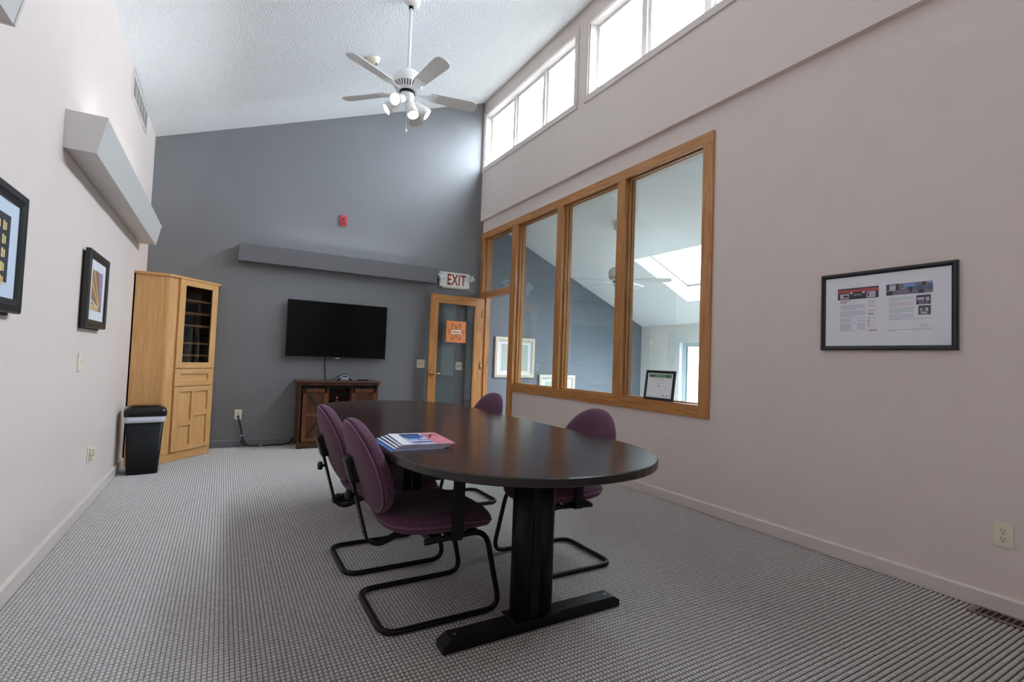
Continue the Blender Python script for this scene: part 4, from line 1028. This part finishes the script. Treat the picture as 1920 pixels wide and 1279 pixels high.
# black cord along the end wall
cr_ = thing('extension_lead', 'black cord running from the wall plate along the floor to the console', 'cord', (0.3, 6.6, 0))
build('cord', MB().tube([(0.190, 6.625, 0.352), (0.205, 6.60, 0.30), (0.228, 6.615, 0.20), (0.245, 6.60, 0.10), (0.285, 6.585, 0.02), (0.36, 6.58, 0.012), (0.52, 6.575, 0.012), (0.70, 6.59, 0.012), (0.76, 6.61, 0.03), (0.79, 6.63, 0.08)], 0.0085, 0.05, 8), 'cord_black', cr_, True)
kn2 = MB()
for i in range(4): kn2.tube([(0.238+0.012*i, 6.59, 0.105-0.018*i), (0.228+0.012*i, 6.578, 0.07-0.014*i), (0.255+0.012*i, 6.57, 0.03), (0.268+0.008*i, 6.59, 0.07-0.01*i)], 0.006, 0.02, 6)
build('coil', kn2, 'cord_black', cr_, True)
build('plug', B(0.180, 0.200, 6.615, 6.638, 0.345, 0.367, 0.004), 'cord_black', cr_, True)
build('cord_tie', B(0.222, 0.252, 6.592, 6.612, 0.128, 0.146, 0.004), 'cable_tag', cr_, True)
build('cable_tag', B(0.425, 0.450, 6.566, 6.584, 0.005, 0.024, 0.004), 'cable_tag', cr_, True)

# ================================================================== CEILING THINGS
def fan(label, x, y, zc, zblade, r, ang0, lights, slope, group):
    f_ = thing('ceiling_fan', label, 'ceiling fan', (x, y, zblade), 0, group)
    H = zc-zblade
    q = Matrix.Translation((0, 0, H)) @ Matrix.Rotation(-math.atan(slope), 4, 'Y')
    cpy = MB(); cpy.lathe([(0.075, -0.004), (0.074, -0.03), (0.055, -0.075), (0.030, -0.095), (0.018, -0.10)], (0, 0, 0), 28); cpy.xform(q)
    build('canopy', cpy, 'white_enamel', f_)
    build('downrod', MB().lathe([(0.0135, 0.17), (0.0135, H-0.07)], (0, 0, 0), 16), 'white_enamel', f_)
    build('rod_coupling', MB().lathe([(0.020, H-0.115), (0.020, H-0.095)], (0, 0, 0), 16), 'black_metal', f_)
    build('motor', MB().lathe([(0.03, 0.185), (0.09, 0.175), (0.116, 0.148), (0.124, 0.110), (0.122, 0.075), (0.104, 0.035), (0.075, 0.015), (0.06, 0.012)], (0, 0, 0), 36), 'white_enamel', f_)
    vs = MB()
    for k in range(30):
        a = 2*PI*k/30; c, s_ = math.cos(a), math.sin(a); w = 0.0048
        p = lambda rr, zz, ww: (rr*c-ww*s_, rr*s_+ww*c, zz)
        vs.add([p(0.121, 0.066, -w), p(0.121, 0.066, w), p(0.100, 0.026, w*0.8), p(0.100, 0.026, -w*0.8)], [(0, 1, 2, 3)])
    build('vent_slots', vs, 'slot_black', f_)
    build('hub_ring', MB().lathe([(0.066, 0.013), (0.066, -0.006)], (0, 0, 0), 28), 'black_metal', f_)
    build('switch_housing', MB().lathe([(0.058, 0.012), (0.060, -0.035), (0.050, -0.065), (0.036, -0.075)], (0, 0, 0), 28), 'white_enamel', f_)
    for k in range(5):
        a = R_(ang0+72*k); pitch = R_(-13)
        b = MB(); w0, w1, r0_, r1_ = 0.052, 0.066, 0.205, r
        o = [(r0_, -w0), (r1_-0.05, -w1), (r1_-0.012, -w1+0.018), (r1_, -w1+0.05), (r1_, w1-0.05), (r1_-0.012, w1-0.018), (r1_-0.05, w1), (r0_, w0), (r0_-0.014, w0-0.03), (r0_-0.014, -w0+0.03)]
        b.prism(o, -0.003, 0.003, 'z'); T = Matrix.Rotation(a, 4, 'Z') @ Matrix.Translation((0, 0, 0.012)) @ Matrix.Rotation(pitch, 4, 'X'); b.xform(T)
        bo = build('blade', b, 'blade_white', f_)
        i_ = MB(); i_.prism([(0.10, -0.016), (0.16, -0.022), (0.215, -0.045), (0.255, -0.035), (0.245, 0.0), (0.255, 0.035), (0.215, 0.045), (0.16, 0.022), (0.10, 0.016)], -0.010, -0.0035, 'z'); i_.xform(T); build('blade_iron', i_, 'white_enamel', bo)
    if lights:
        for k, (ad, el) in enumerate(((222, 28), (172, 40), (285, 66), (338, 36))):
            a = R_(ad); e = R_(el); d = Vector((math.cos(a)*math.cos(e), math.sin(a)*math.cos(e), -math.sin(e)))
            base = Vector((0.035*math.cos(a), 0.035*math.sin(a), -0.065)); rot = d.to_track_quat('Z', 'Y').to_matrix()
            s = MB(); s.lathe([(0.016, 0.0), (0.018, 0.035), (0.036, 0.052), (0.039, 0.09), (0.046, 0.130), (0.050, 0.175), (0.046, 0.175), (0.042, 0.132)], tuple(base), 22, rot=rot, cap=False)
            so_ = build('spot_shade', s, 'white_enamel', f_)
            build('bulb', MB().lathe([(0.018, 0.09), (0.042, 0.146), (0.043, 0.160), (0.030, 0.170), (0.004, 0.173)], tuple(base), 20, rot=rot), 'lamp_glow', so_)
        for (dx, dy, L) in ((-0.01, -0.045, 0.27), (0.03, 0.05, 0.14)):
            c = MB().tube([(dx, dy, -0.07), (dx, dy, -0.07-L)], 0.0016, seg=6)
            c.lathe([(0.002, -0.07-L-0.018), (0.010, -0.07-L-0.010), (0.008, -0.07-L+0.004), (0.002, -0.07-L+0.012)], (dx, dy, 0), 12)
            build('pull_chain', c, 'white_enamel' if L > 0.2 else 'steel_grey', f_)
    return f_
FXX, FYY = 1.245, 4.085
fan('white five blade ceiling fan with lit spotlights hanging from the sloped ceiling', FXX, FYY, ceil_z(FXX), 3.375, 0.62, -9, True, SL, 'ceiling fans')
fan('white ceiling fan in the next room, seen through the glass', 4.205, 4.66, adj_z(4.205), 2.15, 0.64, 20, False, -0.4315, 'ceiling fans')

sd = thing('smoke_detector', 'round cream smoke detector on the ceiling behind the fan', 'detector', (1.18, 5.15, ceil_z(1.18)))
sq = Matrix.Rotation(-math.atan(SL), 4, 'Y')
s_ = MB().lathe([(0.082, -0.001), (0.082, -0.018), (0.070, -0.030), (0.056, -0.052), (0.050, -0.058)], (0, 0, 0), 28); s_.xform(sq); build('body', s_, 'ivory', sd)
s_ = MB().lathe([(0.010, -0.057), (0.010, -0.061)], (0.02, -0.02, 0), 12); s_.xform(sq); build('test_button', s_, 'slot_black', sd)

# ================================================================== NEXT ROOM THINGS
def art_botanical(a, y):
    a.card(-0.235, 0.235, -0.20, 0.20, y, 'ink_dark'); a.card(-0.232, 0.232, -0.197, 0.197, y-0.0003, 'sage_mat')
    a.card(-0.13, 0.13, -0.13, 0.13, y-0.0005, 'ink_dark'); a.card(-0.127, 0.127, -0.127, 0.127, y-0.0007, 'pure_white')
    for (x, z, w, h, m) in ((0.05, 0.06, 0.06, 0.05, 'photo_mid'), (-0.07, -0.05, 0.03, 0.02, 'ink_dark'), (0.06, -0.06, 0.02, 0.02, 'ink_dark'), (0.0, -0.02, 0.08, 0.012, 'art_brown'), (0.03, -0.09, 0.09, 0.02, 'ink_grey')): a.card(x-w/2, x+w/2, z-h/2, z+h/2, y-0.0009, m)
def silver_picture(label, c, z):
    p = picture('framed_print', label, 'back', c, z, 0.715, 0.625, 0.075, 0.035, 'silver_frame', 'pure_white', art_botanical)
    return p
silver_picture('silver framed print with a green mat hanging in the next room', 3.913, 1.175)
silver_picture('lower silver framed print in the next room, half hidden by the sill', 4.73, 0.61)
th = thing('door_chime', 'small cream box on the pale far wall of the next room', 'chime', (ADJ_X, 6.46, 1.535), SIDE['right'])
build('body', B(-0.07, 0.07, -0.045, -0.0005, -0.05, 0.05, 0.006), 'ivory', th); build('cover', B(-0.055, 0.055, -0.048, -0.044, -0.04, 0.04, 0.002), 'exit_white', th)
ws = thing('wooden_stool', 'pale wooden stool top just showing above the sill in the next room', 'stool', (3.95, 6.05, 0))
build('seat', B(-0.12, 0.12, -0.12, 0.12, 0.74, 0.775, 0.006), 'maple_x', ws)
for sx in (-1, 1):
    for sy in (-1, 1): build('leg', B(sx*0.09-0.016, sx*0.09+0.016, sy*0.09-0.016, sy*0.09+0.016, 0, 0.74), 'maple_z', ws)
